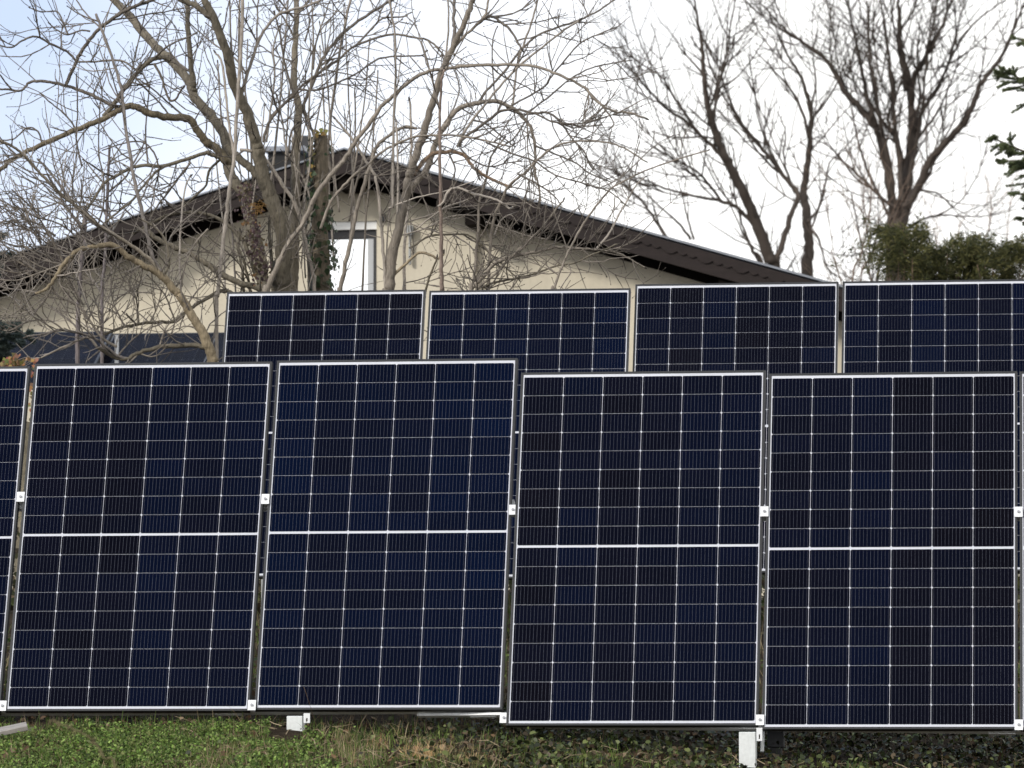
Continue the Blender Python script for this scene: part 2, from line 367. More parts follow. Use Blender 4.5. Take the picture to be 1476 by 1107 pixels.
B.append(B[2] + pr*1.157 + Vector((0, 0, 0.001)))
LB = ['second-row solar panel in front of the shrub trunks, leftmost of its row',
      'second-row solar panel under the right-hand shrub, against the cream wall',
      'second-row solar panel below the end of the brown roof',
      'second-row solar panel in front of the green hedge']
for i, (c, bl) in enumerate(zip(B, (0.3, 0.75, 0.2, 0.55))): solar_panel(c, LB[i], GB, 60+i, bl)
# third, low row of landscape panels in front of the house wall
a3 = radians(27); u3 = Vector((0, 0, sin(a3))) + pb*cos(a3); n3 = pr.cross(u3)
R3 = Matrix(((u3.x, -pr.x, n3.x), (u3.y, -pr.y, n3.y), (u3.z, -pr.z, n3.z)))     # panel turned on its side: its length runs along the row
def third(px, label, seed):
    topc = at(px, 479.5, 37.5); c = topc - u3*(PW/2+LIP); return solar_panel(c, label, 'low tilted solar panels by the house', seed, -0.2, R3, (0.085, 0.09, 0.10)), topc
third(12, 'dark low-tilted solar panel under the house wall at the left edge', 80); third(313.5, 'dark low-tilted solar panel behind the arching shrub, partly behind second row', 81)

# clamps: plate and bolt, one between neighbouring panels at mid height and at the bottom edge
def clamp(pos, label, hgt=0.049, wid=0.037):
    root = empty('panel_clamp', pos, PM); tag(root, label, 'clamp', 'panel clamps on the front row')
    m = MB(); m.box((-wid/2, -hgt/2, 0.004), (wid/2, hgt/2, 0.008)); m.box((-0.008, -hgt/2, -0.028), (0.008, hgt/2, 0.0038)); m.build('plate', M_alu, root, bevel=0.0008)
    m = MB(); c = [Vector((0.0065*cos(k*pi/3), 0.0065*sin(k*pi/3), 0.0082)) for k in range(6)]; m.prism(c[::-1], (0, 0, 0.006)); m.build('bolt', M_bolt, root)
def gap(i, v):
    """point in the gap right of panel i, v metres above the bottom of the glass field"""
    a = P[i] + pr*(PW/2+LIP) - pu*(PH/2-v); b = P[i+1] - pr*(PW/2+LIP) - pu*(PH/2-v); q = (a+b)/2
    return q
gn = ['at the far left gap', 'in the gap left of centre', 'in the stepped centre gap', 'in the gap right of centre', 'in the far right gap']
for i, v in enumerate((1.043, 1.016, 0.990, 1.020, 1.020)):
    clamp(gap(i, v), 'white panel clamp at mid height ' + gn[i])
for i, v in enumerate((0.018, 0.012, -0.014, 0.022, 0.008)):
    clamp(gap(i, v) , 'white panel clamp at the bottom edge ' + gn[i])

# rails, posts and brackets of the front rack
def rail(a, b, label, h=0.04, d=0.04, name='mounting_rail', mt=None):
    t = (b-a); L = t.length; X = t.normalized(); Yv = (pn - X*pn.dot(X)).normalized(); Z = X.cross(Yv)
    root = MB(); R = Matrix(((X.x, Yv.x, Z.x), (X.y, Yv.y, Z.y), (X.z, Yv.z, Z.z))).to_4x4()
    root.box((0, -d, -h/2), (L, 0, h/2)); root.box((L*0.62, -d-0.004, -h/2-0.003), (L*0.62+0.12, -d/2, h/2+0.003))
    o = root.build(name, mt or M_alu, bevel=0.002); o.matrix_world = Matrix.Translation(a) @ R
    tag(o, label, 'rail', 'rails of the front rack'); return o
def under(i, x, v, back=0.034): return P[i] + pr*x - pu*(PH/2-v) - pn*back
rail(under(0, -0.5, 0.016), under(2, 0.50, 0.014), 'long aluminium rail under the raised left pair of panels')
rail(under(2, 0.17, -0.013, 0.06), under(2, 0.562, -0.026, 0.01), 'short white rail end showing under the second full panel, by the centre clamp', 0.013, 0.03)
rail(under(3, -0.545, 0.022), under(5, 0.6, -0.006), 'aluminium rail behind the bottom of the lower right panels')
rail(under(0, -0.5, 1.03), under(2, 0.575, 1.0), 'aluminium rail behind the middle of the left panels')
rail(under(3, -0.545, 1.02), under(5, 0.6, 1.02), 'aluminium rail behind the middle of the right panels')
def post(px0, px1, py0, py1, Y, label, mt, depth=0.08, sink=0.25):
    a = at(px0, py0, Y); b = at(px1, py0, Y); z1 = a.z; z0 = at(px0, py1, Y).z; wd = (b-a).x
    root = empty('ground_post', ((a.x+b.x)/2, Y, z0)); root.rotation_euler = (0, 0, -YAW)
    m = MB(); m.box((-wd/2, 0, -sink), (wd/2, depth, z1-z0)); m.build('shaft', mt, root, bevel=0.003)
    return root, wd, z1-z0
r_, wd, hh = post(413, 436, 1032, 1057, 21.12, 0, M_galv); tag(r_, 'short galvanised square post under the second front panel', 'post', 'posts under the front row')
r_, wd, hh = post(1065, 1089, 1055, 1103, 20.86, 0, M_galv); tag(r_, 'taller pale galvanised square post below the gap right of centre', 'post', 'posts under the front row')
m_ = M_black
r_, wd, hh = post(1110, 1126, 1076, 1097, 21.1, 0, m_); tag(r_, 'black post with a wider sleeve in the shade under the right panel', 'post', 'posts under the front row')
q = MB(); q.box((-0.037, -0.012, hh-0.005), (0.037, 0.085, hh+0.085)); q.build('sleeve', M_frame, r_, bevel=0.004)
def bracket(px0, px1, py0, py1, Y, label):
    a = at(px0, py0, Y); b = at(px1, py1, Y); wd, h = b.x-a.x, a.z-b.z
    root = empty('slotted_bracket', ((a.x+b.x)/2, Y, b.z)); root.rotation_euler = (0, 0, -YAW); tag(root, label, 'bracket', 'slotted brackets under the front row')
    m = MB(); t = 0.004; s0, s1 = -wd*0.11, wd*0.13; z0_, z1_ = h*0.15, h*0.50     # plate with a vertical slot cut through
    m.box((-wd/2, 0, 0), (s0, t, h)); m.box((s1, 0, 0), (wd/2, t, h)); m.box((s0, 0, 0), (s1, t, z0_)); m.box((s0, 0, z1_), (s1, t, h))
    m.build('plate', M_alu, root)
bracket(437.5, 446.8, 1028, 1042, 21.10, 'white slotted bracket beside the short post under the second front panel')
bracket(1090.3, 1098.8, 1049, 1068, 20.84, 'white slotted bracket beside the taller post below the right gap')
# sloping strut seen in the gap above the right bottom clamp, and the rear legs of both rows
def strut(a, b, label, wdt=0.04, mt=None, name='rear_strut', group='rear struts of the racks'):
    m = MB(); m.tube([a, b], [wdt/2, wdt/2], 4); o = m.build(name, mt or M_galv); tag(o, label, 'strut', group)
qa = gap(3, 0.02) - pn*0.06 + pr*0.004; strut(qa - Vector((0, 0, 0.12)), gap(3, 0.33) - pn*0.10 + pr*0.012, 'pale galvanised strut in the gap above the bottom clamp right of centre', 0.022)
for i, nm in ((0, 'far left'), (1, 'left of centre'), (2, 'centre'), (4, 'far right')):
    tp = gap(i, 1.35) - pn*0.09; ft = Vector((tp.x + pb.x*0.75 + 0.09, tp.y + 0.55, 0)); ft.z = ground_z(ft.x, ft.y) - 0.1
    strut(tp + pr*0.05, ft, 'galvanised rear strut holding up the front row, ' + nm, 0.03)
for i in range(4):
    for sx in (-0.35, 0.35):
        tp = B[i] + pr*sx + pu*0.5 - pn*0.035; ft = Vector((tp.x, tp.y + 0.35, ground_z(tp.x, tp.y+0.35)-0.1)); strut(tp, ft, 'galvanised strut behind the second row', 0.04, group='struts behind the second row')
for px in (-60, 400):
    t_ = at(px, 492, 37.35); ft = Vector((t_.x, t_.y+0.03, ground_z(t_.x, t_.y)-0.1)); strut(t_ - n3*0.05, ft, 'galvanised strut under the low panels by the house', 0.05, group='struts under the low panels')
t_ = at(168.5, 483, 37.0); strut(Vector((t_.x, 37.0, ground_z(t_.x, 37)-0.1)), t_, 'pale upright post in front of the low panels by the house', 0.042, mt=M_greypvc, name='upright_post', group='struts under the low panels')
# board lying at the left
bd = MB(); a = at(-30, 1046, 20.75); b = at(40, 1045, 20.62)
bd.box((-0.45, 0, 0), (0, 0.12, 0.022)); o = bd.build('wooden_board', M_board, bevel=0.003)
o.matrix_world = Matrix.Translation(at(41, 1053, 20.45)) @ Matrix.Rotation(radians(7), 4, 'Z') @ Matrix.Rotation(radians(-12), 4, 'Y') @ Matrix.Rotation(radians(9), 4, 'X')
tag(o, 'grey weathered wooden board lying in the grass at the lower left', 'board')

# ------------------------------------------------------------------ bare shrubs and trees
def catmull(pts, per=6):
    out = []
    n = len(pts)
    for i in range(n-1):
        p0, p1, p2, p3 = pts[max(i-1, 0)], pts[i], pts[i+1], pts[min(i+2, n-1)]
        for k in range(per):
            t = k/per; t2, t3 = t*t, t*t*t
            out.append(p0*(-0.5*t3+t2-0.5*t) + p1*(1.5*t3-2.5*t2+1) + p2*(-1.5*t3+2*t2+0.5*t) + p3*(0.5*t3-0.5*t2))
    out.append(pts[-1].copy()); return out
class Woody:
    """one woody plant: limbs given base first as photograph pixels with a width, each at its own depth; shoots grown procedurally"""
    def __init__(s, Y, seed, spread=0.35, twig=(0.0028, 0.0052), tcol=(0.150, 0.130, 0.110), bcol=(0.150, 0.130, 0.104), unit=1.0):
        s.Y = Y; s.r = random.Random(seed); s.limbs = []; s.trunk = MB(); s.crown = MB(); s.spread = spread; s.twig = twig; s.tcol = tcol; s.bcol = bcol; s.unit = unit; s.nt = 0; s.step = 0.090
    def limb(s, w0, w1, dens, pts, col=None, dy=None, down=None, end_bud=True):
        r = s.r; k = F_PX
        best = None
        for (path, dep) in s.limbs:
            for (q, Yq) in zip(path, dep):
                d = math.hypot(q[0]-pts[0][0], q[1]-pts[0][1])
                if best is None or d < best[0]: best = (d, Yq)
        if best and best[0] < 14: y0 = best[1]; free = False
        else: y0 = s.Y + (dy if dy is not None else r.uniform(-0.35, 0.35)*s.unit); free = True
        acc = 0; slope = r.uniform(-1, 1)*s.spread; P3 = []; dep = []; Y = y0; last = None
        for (x, y) in pts:
            if last:
                L = math.hypot(x-last[0], y-last[1])*s.Y/k; acc += L; Y += slope*L; slope += r.uniform(-0.3, 0.3)*s.spread; slope = max(-0.6, min(0.6, slope))
                Y = max(s.Y-1.1*s.unit, min(s.Y+1.1*s.unit, Y))
            P3.append(at(x, y, Y)); dep.append(Y); last = (x, y)
        s.limbs.append((list(pts), dep))
        if down: # continue below the picture's cover to the ground
            f_ = Vector((P3[0].x + down, P3[0].y, ground_z(P3[0].x+down, P3[0].y) - 0.05)); mid = (P3[0]*0.55+f_*0.45); mid.x -= down*0.2
            P3 = [f_, mid] + P3
        path = catmull(P3, 7); n = len(path)
        px = s.Y/k; R = []
        ph = r.random()*10
        for i, p in enumerate(path):
            t = i/(n-1); ww = (w0+(w1-w0)*t)*px/2
            ww *= 1 + 0.10*mnoise.noise(Vector((i*0.45+ph, 1.7, 0))) + 0.05*r.uniform(-1, 1)
            R.append(max(ww, 0.0016*s.unit))
            j = 0.006*s.unit*min(1.5, w0/6)
            path[i] = p + Vector((mnoise.noise(Vector((i*0.5, ph, 0))), mnoise.noise(Vector((i*0.5, ph, 5))), mnoise.noise(Vector((i*0.5, ph, 9)))))*j
        c = col or (s.bcol if w0 > 7 else s.tcol); l = r.uniform(0.85, 1.15); c = tuple(v*l for v in c)
        big = w0 > 4.4
        (s.trunk if big else s.crown).tube(path, R, 10 if w0 > 11 else (7 if w0 > 5 else 5), c)
        if w1 < 4 and end_bud and s.unit < 2: s.bud(path[-1], (path[-1]-path[-2]).normalized(), R[-1])
        # side shoots
        L = 0
        seglen = [(path[i+1]-path[i]).length for i in range(n-1)]; tot = sum(seglen)
        pos = r.uniform(0.02, 0.12)*s.unit; acc = 0; i0 = 0
        step = (s.step if s.unit < 2 else 0.085)*s.unit/max(dens, 0.01)
        if dens > 0:
            for i in range(n-1):
                while acc + seglen[i] > pos:
                    u = (pos-acc)/max(seglen[i], 1e-6); p = path[i].lerp(path[i+1], u); t = pos/tot
                    vis = (p.z/p.y) > 0.075 if s.unit < 2 else True
                    if t > 0.12 and vis:
                        tg = (path[i+1]-path[i]).normalized()
                        s.shoot(p, tg, R[i], (0.16 + 0.52*r.random()**1.6)*s.unit*(1.0 if s.unit < 2 else 1.25)*(1.1-0.35*t), 1)
                        if r.random() < 0.35: s.shoot(p, tg, R[i], (0.10 + 0.30*r.random())*s.unit, 1)
                    pos += step*r.uniform(0.55, 1.5)
                acc += seglen[i]
    def bud(s, p, d, r):
        a = max(r*1.35, 0.0034); L = a*3.6
        s.crown.tube([p, p+d*L*0.35, p+d*L*0.7, p+d*L], [r, a, a*0.8, a*0.15], 4, tuple(v*0.42 for v in s.tcol), cap=False)
    def shoot(s, p, tg, rl, length, lev):
        r = s.r; az = r.uniform(0, 2*pi); o = tg.orthogonal().normalized(); o = Matrix.Rotation(az, 3, tg) @ o
        an = radians(r.uniform(32, 78) if s.unit < 2 else r.uniform(24, 52)); d = (tg*cos(an) + o*sin(an)).normalized()
        s.grow(p, d, length, min(rl*0.7, r.uniform(*s.twig)*(1.45 if r.random() < 0.22 else 1.0)), lev)
    def grow(s, p, d, length, r0, lev):
        r = s.r; s.nt += 1
        nn = max(2, int(length/(0.062*s.unit))); sl = length/nn; pts = [p.copy()]; rad = [r0]; curl = Vector((r.uniform(-1, 1), r.uniform(-1, 1), r.uniform(-0.6, 1.2)))*(0.12 if s.unit < 2 else 0.05)
        tl = r.uniform(0.75, 1.2); col = tuple(v*tl for v in s.tcol); nodes = []
        for i in range(nn):
            d = (d + curl*0.6 + Vector((r.uniform(-1, 1), r.uniform(-1, 1), r.uniform(-1, 1)))*(0.17 if s.unit < 2 else 0.09) + Vector((0, 0, 0.045 if s.unit < 2 else 0.11))).normalized()
            p = p + d*sl; t = (i+1)/nn; rr = r0*(1-0.42*t)
            pts.append(p.copy()); rad.append(rr*(1.0 if i == nn-1 else (1.30 if s.unit < 2 else 1.0)))       # slight knob at each node
            if i < nn-1:
                q = (pts[-1]+d*sl*0.18).copy(); pts.append(q); rad.append(rr); nodes.append((pts[-2].copy(), d.copy(), rr, t))
        s.crown.tube(pts, rad, (4 if lev == 1 else 3), col, cap=False)
        if s.unit < 2: s.bud(pts[-1], d, rad[-1])
        mxlev = 3 if s.unit < 2 else 3
        for (q, dd, rr, t) in nodes:
            if lev < mxlev and r.random() < (0.34 if lev == 1 else 0.20)*(1.0 if s.unit < 2 else 1.9):
                o = Matrix.Rotation(r.uniform(0, 2*pi), 3, dd) @ dd.orthogonal().normalized()
                for sg in (1, -1):                                  # opposite pairs
                    if r.random() < 0.72:
                        an = radians(r.uniform(35, 62)); e = (dd*cos(an)+o*sg*sin(an)).normalized()
                        s.grow(q, e, length*r.uniform(0.22, 0.55), rr*0.8, lev+1)
    def build(s, name, label, cat, group=None, tm=None, cm=None):
        xs0, ys0 = s.limbs[0][0][0], s.limbs[0][1][0]; b = at(xs0[0], xs0[1], ys0)
        base = Vector((b.x, b.y, ground_z(b.x, b.y))); root = empty(name, base); tag(root, label, cat, group)
        for mb, nm, mt in ((s.trunk, 'trunk', tm or M_bark), (s.crown, 'crown', cm or M_twig)):
            if mb.f:
                mb.v = [(v[0]-base.x, v[1]-base.y, v[2]-base.z) for v in mb.v]; mb.build(nm, mt, root, smooth=True)
        return root
PALE = (0.30, 0.265, 0.228); MOSS = (0.142, 0.124, 0.094); TAN = (0.225, 0.195, 0.162); GREY = (0.180, 0.160, 0.146)

# --- big shrub left of the window
s = Woody(28.6, 3)
s.limb(30, 9, 0.5, [(404,440),(405,403),(409,362),(407,326),(393,291),(381,261),(373,220),(369,203),(354,158),(338,122),(326,75),(308,26),(294,0),(288,-25)], MOSS, dy=0.1, down=0.05)
s.limb(9, 7, 0.9, [(307,28),(285,10),(262,0),(240,-12)], MOSS)
s.limb(19, 11, 0.6, [(381,440),(379,403),(373,362),(362,322),(358,287),(342,267),(330,245),(326,203),(314,179),(297,158),(281,140),(270,114),(244,85),(224,67),(203,43),(183,18),(163,-2),(150,-20)], MOSS, dy=-0.1, down=0.1)
s.limb(9, 7, 1.1, [(280,132),(279,122),(274,81),(271,40),(270,0),(268,-20)], MOSS)
s.limb(13, 10, 0.2, [(375,258),(362,243),(342,226),(326,208)], MOSS)
s.limb(13, 6, 0.8, [(330,238),(314,216),(297,204),(284,187),(271,171),(244,169),(215,163),(193,153),(175,156),(150,171),(110,187),(61,208),(28,224),(12,234),(-6,252)], (0.15,0.125,0.085))
s.limb(7, 6, 1.0, [(150,168),(166,148),(183,122),(195,108),(215,89),(230,83),(246,86)], MOSS)
s.limb(6, 2.6, 1.0, [(169,156),(142,142),(114,130),(81,120),(55,117),(41,120),(30,130),(0,128),(-14,126)])
s.limb(5.5, 5, 1.0, [(96,122),(102,106),(110,89),(114,79),(130,57),(146,39),(173,20),(193,10),(220,0),(236,-8)])
s.limb(4, 2, 1.2, [(110,89),(98,75),(73,63),(57,54),(45,53),(28,61),(18,68),(0,66),(-8,64)])
s.limb(3, 3, 1.1, [(110,89),(132,89),(169,87),(183,91),(200,104)])
s.limb(3, 2, 1.0, [(146,41),(132,28),(118,12),(108,-4)])
s.limb(3, 2, 1.0, [(98,50),(90,30),(82,17),(60,17),(45,12)])
s.limb(3, 2, 1.0, [(130,45),(116,44),(98,50),(85,45),(72,35)])
s.limb(7, 3.5, 0.8, [(331,240),(316,227),(303,223),(297,220),(269,230),(237,239),(200,239),(179,247),(152,263),(142,277),(126,302),(118,330)], MOSS)
s.limb(4.5, 3, 1.0, [(240,238),(224,249),(203,273),(190,290),(172,304),(150,322)], MOSS)
s.limb(4.5, 2.6, 1.0, [(322,226),(302,245),(297,267),(284,280),(262,300)], MOSS)
s.limb(3.5, 2.4, 1.0, [(275,234),(262,250),(247,271),(226,298),(215,318)])
s.limb(6, 5, 0.25, [(346,216),(371,220),(389,239),(403,259),(424,293),(434,322),(442,358),(450,393),(454,425)][::-1], PALE, down=0.03)
s.limb(6, 5, 0.10, [(312,440),(314,424),(320,363),(326,314),(330,277),(338,224),(340,183),(344,122),(348,61),(350,0),(351,-20)], PALE, dy=-0.5, down=0.05)
s.limb(4.5, 3, 0.2, [(338,224),(332,193),(326,142),(320,91),(311,77)], PALE)
s.limb(3.4, 2.4, 0.3, [(326,203),(320,183),(317,142),(314,91)], PALE)
s.limb(5.5, 3, 0.9, [(344,150),(352,122),(362,91),(371,63),(383,41),(403,20),(444,8),(462,0),(470,-8)], PALE)
s.limb(3, 2.4, 0.3, [(340,110),(334,67),(332,30),(331,-10)], PALE)
s.limb(3.4, 2.6, 0.3, [(345,102),(344,60),(345,12),(346,-15)], PALE)
s.limb(3.5, 2.5, 0.8, [(334,322),(332,290),(333,281),(331,262)][::-1] + [(336,350),(338,383),(340,425)], GREY)
s.limb(3.4, 2.4, 0.3, [(261,430),(259,373),(261,322),(267,271),(274,255)], PALE, dy=-0.6)
s.limb(10, 7, 0.7, [(380,424),(373,415),(342,407),(314,391),(291,375),(269,363),(251,356),(220,340),(208,330)], MOSS)
s.limb(6, 4.5, 0.9, [(370,402),(354,354),(342,338),(326,322),(300,309),(268,306),(244,310),(213,324),(190,338)], MOSS)
s.limb(5, 3.5, 0.6, [(352,430),(350,392),(344,360),(346,335)], MOSS); s.limb(5, 3, 0.6, [(364,430),(356,395),(350,372),(340,350)], MOSS); s.limb(6, 4, 0.5, [(394,430),(392,380),(388,330),(392,300)], MOSS)
s.limb(2.6, 2, 0.8, [(216,-6),(210,18),(203,45),(195,81),(189,108),(184,128)][::-1])
s.limb(3, 2.2, 0.8, [(246,169),(232,150),(218,136),(206,124),(196,112)]); s.limb(3.2, 2.2, 0.7, [(262,165),(240,146),(222,130),(202,116)])
s.limb(4, 3, 0.8, [(222,92),(232,110),(240,135),(246,145),(254,142),(262,128)], (0.12,0.10,0.08))
for pts in ([(110,187),(100,172),(88,160),(72,147),(60,136)],[(61,208),(55,190),(40,184),(20,200),(2,202)],[(230,245),(222,220),(205,205),(180,206),(150,216)],[(140,330),(150,290),(148,250),(142,216),(144,150)],[(118,240),(110,200),(112,160),(110,110)],[(214,240),(210,200),(212,160),(216,120)]):
    s.limb(3, 2, 0.9, pts)
root_shrub = s.build('bare_shrub', 'large bare shrub with thick mossy stems rising left of the ivy-clad stump', 'shrub', 'bare shrubs behind the second row'); nA = s.nt

# --- upright grey stem with fine branches, and its companions
s = Woody(29.0, 5)
s.limb(18, 7, 0.25, [(421,440),(424,383),(424,322),(426,261),(426,224),(429,183),(430,152),(424,122),(426,61),(428,0),(428,-20)], (0.15,0.128,0.095), dy=0.2, down=0.02)
s.limb(5.5, 4, 0.9, [(436,160),(438,150),(450,122),(464,87),(484,59),(500,43),(532,20),(565,0),(580,-10)])
s.limb(5, 2.6, 0.9, [(379,205),(387,179),(400,160),(424,136),(437,122),(465,102),(489,85),(514,65),(563,50),(597,54),(619,59),(634,73),(642,83)])
s.limb(3.4, 2.2, 1.0, [(514,65),(542,35),(554,26),(581,24),(590,19)])
s.limb(3.6, 2.4, 0.9, [(432,128),(439,130),(461,129),(485,120),(514,106),(546,85),(579,81),(607,80),(614,74)])
s.limb(6, 4, 0.5, [(438,160),(446,178),(452,196)], (0.09,0.08,0.07))
s.limb(3.4, 2.2, 1.1, [(425,55),(412,30),(398,10),(392,-10)]); s.limb(3.2, 2, 1.1, [(426,25),(440,8),(452,-8)]); s.limb(3, 2, 1.1, [(425,90),(408,84),(396,80),(376,66)])
s.limb(4, 2.4, 0.9, [(424,140),(410,90),(404,50),(396,20)]); s.limb(3.6, 2.4, 0.9, [(384,205),(390,160),(396,110),(394,70),(402,40)], PALE)
s.limb(3, 2, 0.9, [(452,100),(456,60),(468,24),(474,4)]); s.limb(3, 2, 0.9, [(440,60),(446,30),(440,5)])
s.limb(3.4, 2.4, 0.6, [(449,300),(440,262),(424,238),(412,210),(408,180),(400,140)], PALE)
s.limb(4, 2.8, 0.5, [(412,240),(416,215),(420,190),(428,178)], GREY)
s.limb(5, 3.4, 0.10, [(478,250),(474,226),(474,203),(478,163),(485,110),(493,57),(505,0),(508,-15)], PALE)
s.limb(3, 2.4, 0.2, [(438,320),(440,280),(446,240),(448,200),(442,180)], PALE)
s.limb(4, 3, 0.3, [(446,420),(444,372),(440,340),(446,300),(447,262)], TAN)
rc = random.Random(77)
for k in range(20):        # straight pale water shoots rising around the cut stems
    x0 = rc.uniform(318, 560); y0 = rc.uniform(250, 430); x1 = x0+rc.uniform(-34, 42); y1 = y0-rc.uniform(150, 330)
    s.limb(rc.uniform(2.6, 4.2), 2, 0.22, [(x0, y0), (x0*0.65+x1*0.35+rc.uniform(-4, 4), y0*0.65+y1*0.35), (x0*0.3+x1*0.7+rc.uniform(-4, 4), y0*0.3+y1*0.7), (x1, y1)], PALE if rc.random() < 0.7 else TAN)
s.build('bare_shrub', 'bare shrub with a straight grey upright stem right beside the ivy-clad stump', 'shrub', 'bare shrubs behind the second row'); nB = s.nt

# --- right-hand shrub: many pale stems, arching branches reaching right
s = Woody(28.2, 9)
s.limb(17, 6.5, 0.2, [(558,440),(561,415),(565,373),(575,330),(583,291),(589,261),(595,240),(601,219),(613,183),(624,146),(634,112),(648,79),(664,45),(678,10),(682,0),(688,-18)], TAN, dy=0.1, down=-0.03)
s.limb(8.5, 3, 0.35, [(383,432),(384,419),(403,377),(419,346),(436,324),(454,285),(480,249),(500,226),(510,207),(526,187),(546,158),(569,136),(591,118),(615,104),(640,99),(681,95),(732,93),(777,97),(809,110),(840,124),(860,146),(884,160),(905,163),(930,170)], TAN, down=0.05)
s.limb(7.5, 4.5, 0.4, [(489,432),(491,419),(500,373),(508,332),(516,297),(528,255),(538,224),(542,213),(563,193),(583,183),(600,186)], TAN, down=0.04)
s.limb(4.5, 2.6, 0.6, [(462,330),(477,291),(493,271),(510,253),(530,237),(552,218),(575,206),(599,197),(630,195),(654,195),(702,203),(730,210)], TAN)
s.limb(6, 3.2, 0.35, [(556,430),(556,417),(554,383),(550,332),(546,285),(540,253),(526,230),(510,204),(496,186),(484,172)], PALE, down=-0.02)
s.limb(5.5, 3.5, 0.2, [(582,430),(583,415),(583,352),(589,285),(592,230),(593,203),(591,146)], PALE, down=0.03)
s.limb(11, 2.6, 0.6, [(590,278),(595,267),(613,248),(624,219),(636,189),(641,183),(657,160),(681,150),(714,146),(738,156),(758,173),(769,195),(771,224),(771,245),(777,271),(779,292)], TAN)
s.limb(7, 4, 0.5, [(596,252),(599,247),(620,224),(644,219),(660,220),(671,226),(681,240),(695,251),(716,262),(738,270)], (0.25,0.175,0.12))
s.limb(6, 4, 0.4, [(650,78),(655,45),(654,30),(655,0),(656,-14)], GREY)
s.limb(5, 3, 0.9, [(645,81),(667,55),(687,36),(700,20),(704,0),(708,-12)], TAN); s.limb(5, 3, 1.0, [(687,36),(700,26),(710,24),(722,32),(735,43),(746,60),(752,70)])
s.limb(4.5, 2.6, 0.8, [(691,148),(691,146),(702,130),(716,116),(732,97),(752,71),(779,49),(815,36),(832,30),(858,18),(884,1),(898,-6)])
s.limb(4.2, 3, 0.5, [(660,212),(663,203),(681,173),(706,142),(730,114),(750,93),(783,67),(813,43),(834,30)], PALE)
s.limb(4.8, 2.4, 0.9, [(664,212),(667,201),(702,175),(722,160),(745,158),(769,163),(791,163),(809,177),(824,199),(842,219),(852,241)])
s.limb(3.2, 2, 0.7, [(730,156),(738,152),(783,126),(795,110),(819,81),(838,61),(866,48),(887,40)])
s.limb(3.2, 2, 0.7, [(752,170),(758,165),(793,138),(819,116),(850,99),(878,92),(908,87)])
s.limb(4, 3, 0.3, [(738,150),(740,144),(746,91),(754,67),(767,30),(775,0),(778,-12)], PALE)
s.limb(4.2, 3, 0.2, [(566,300),(567,224),(567,183),(570,122),(569,51),(562,4),(560,-10)], PALE); s.limb(4, 2.8, 0.2, [(573,320),(574,262),(573,212),(571,176)], PALE)
s.limb(3.2, 2.4, 0.3, [(640,99),(646,51),(646,0),(644,-12)], PALE); s.limb(2.6, 2, 0.6, [(714,146),(710,97),(710,61),(716,40)])
s.limb(7.5, 3, 0.3, [(637,430),(637,417),(636,383),(636,342),(635,291),(634,230),(634,173),(636,122),(640,100)], (0.20,0.155,0.13), down=0.02)
s.limb(3.4, 2.2, 0.5, [(634,160),(622,110),(610,70),(608,60)]); s.limb(3, 2, 0.9, [(640,178),(652,160),(662,130),(656,104)])
s.limb(5, 3, 0.4, [(681,430),(682,413),(685,383),(689,332),(691,291),(698,267),(700,261),(708,226),(726,200)], TAN, down=0.04)
s.limb(5.5, 2.2, 0.35, [(703,430),(704,415),(706,363),(712,314),(722,291),(734,267),(754,251),(773,232),(799,212),(828,204),(872,205),(900,214),(930,232)], TAN, down=0.05)
s.limb(7, 2.2, 1.2, [(679,430),(681,415),(698,397),(714,379),(742,369),(773,363),(803,356),(828,358),(860,360),(888,364),(905,372),(930,386)], TAN, down=0.05)
s.limb(4.5, 2.4, 0.9, [(687,430),(689,415),(712,397),(734,374),(756,352),(780,330),(806,296),(812,290)], TAN, down=0.05)
s.limb(4.2, 2, 0.45, [(796,432),(799,415),(813,377),(828,346),(844,318),(864,291),(882,271),(900,261),(935,244),(985,227),(1020,217)], TAN, down=0.06)
s.limb(3.6, 2, 0.4, [(858,360),(860,358),(874,342),(884,326),(893,308),(905,288),(917,267),(930,255)], PALE)
s.limb(4.2, 3, 0.6, [(632,298),(639,291),(647,275),(661,271),(681,279),(706,285),(722,291),(734,300),(740,298)], PALE)
s.limb(3.4, 2.2, 0.9, [(590,358),(600,352),(620,340),(651,338),(671,338),(687,346),(706,365),(726,383),(748,403)], MOSS)
s.limb(3.6, 2.4, 0.9, [(696,430),(697,415),(714,407),(746,401),(772,394),(803,383),(828,379),(854,367),(890,352)], MOSS, down=0.05)
s.limb(5, 3, 0.6, [(562,402),(567,397),(587,379),(605,364),(624,369),(630,373),(640,366)], (0.27,0.22,0.15)); s.limb(4, 3, 0.4, [(612,432),(615,413),(622,392),(630,373)], (0.1,0.085,0.06))
for pts in ([(600,330),(640,300),(668,290),(690,281)],[(586,320),(620,310),(650,300),(690,296),(740,292)],[(560,300),(600,285),(640,276),(680,262)],[(575,340),(610,330),(650,312),(690,310),(722,308)],[(700,320),(730,330),(760,340),(790,345)],[(712,340),(722,318),(736,310),(746,322)]):
    s.limb(2.4, 1.8, 1.3, pts, PALE)
for pts in ([(769,163),(800,176),(836,178),(868,170),(900,160)],[(771,210),(800,222),(830,235),(850,250),(880,262)],[(700,205),(740,222),(770,232),(800,252),(840,264),(878,276),(900,294)],[(758,173),(740,200),(720,212),(700,222)],[(809,177),(840,182),(866,180)],[(840,124),(866,150),(884,176),(880,185)],[(681,173),(700,178),(722,196),(740,210)],[(664,215),(680,230),(705,240),(726,236),(748,232)],[(746,250),(780,268),(800,284),(806,292)],[(646,219),(656,244),(652,262),(660,285)]):
    s.limb(3, 1.8, 1.2, pts)
s.build('bare_shrub', 'pale many-stemmed bare shrub arching to the right of the gable window', 'shrub', 'bare shrubs behind the second row'); nC = s.nt

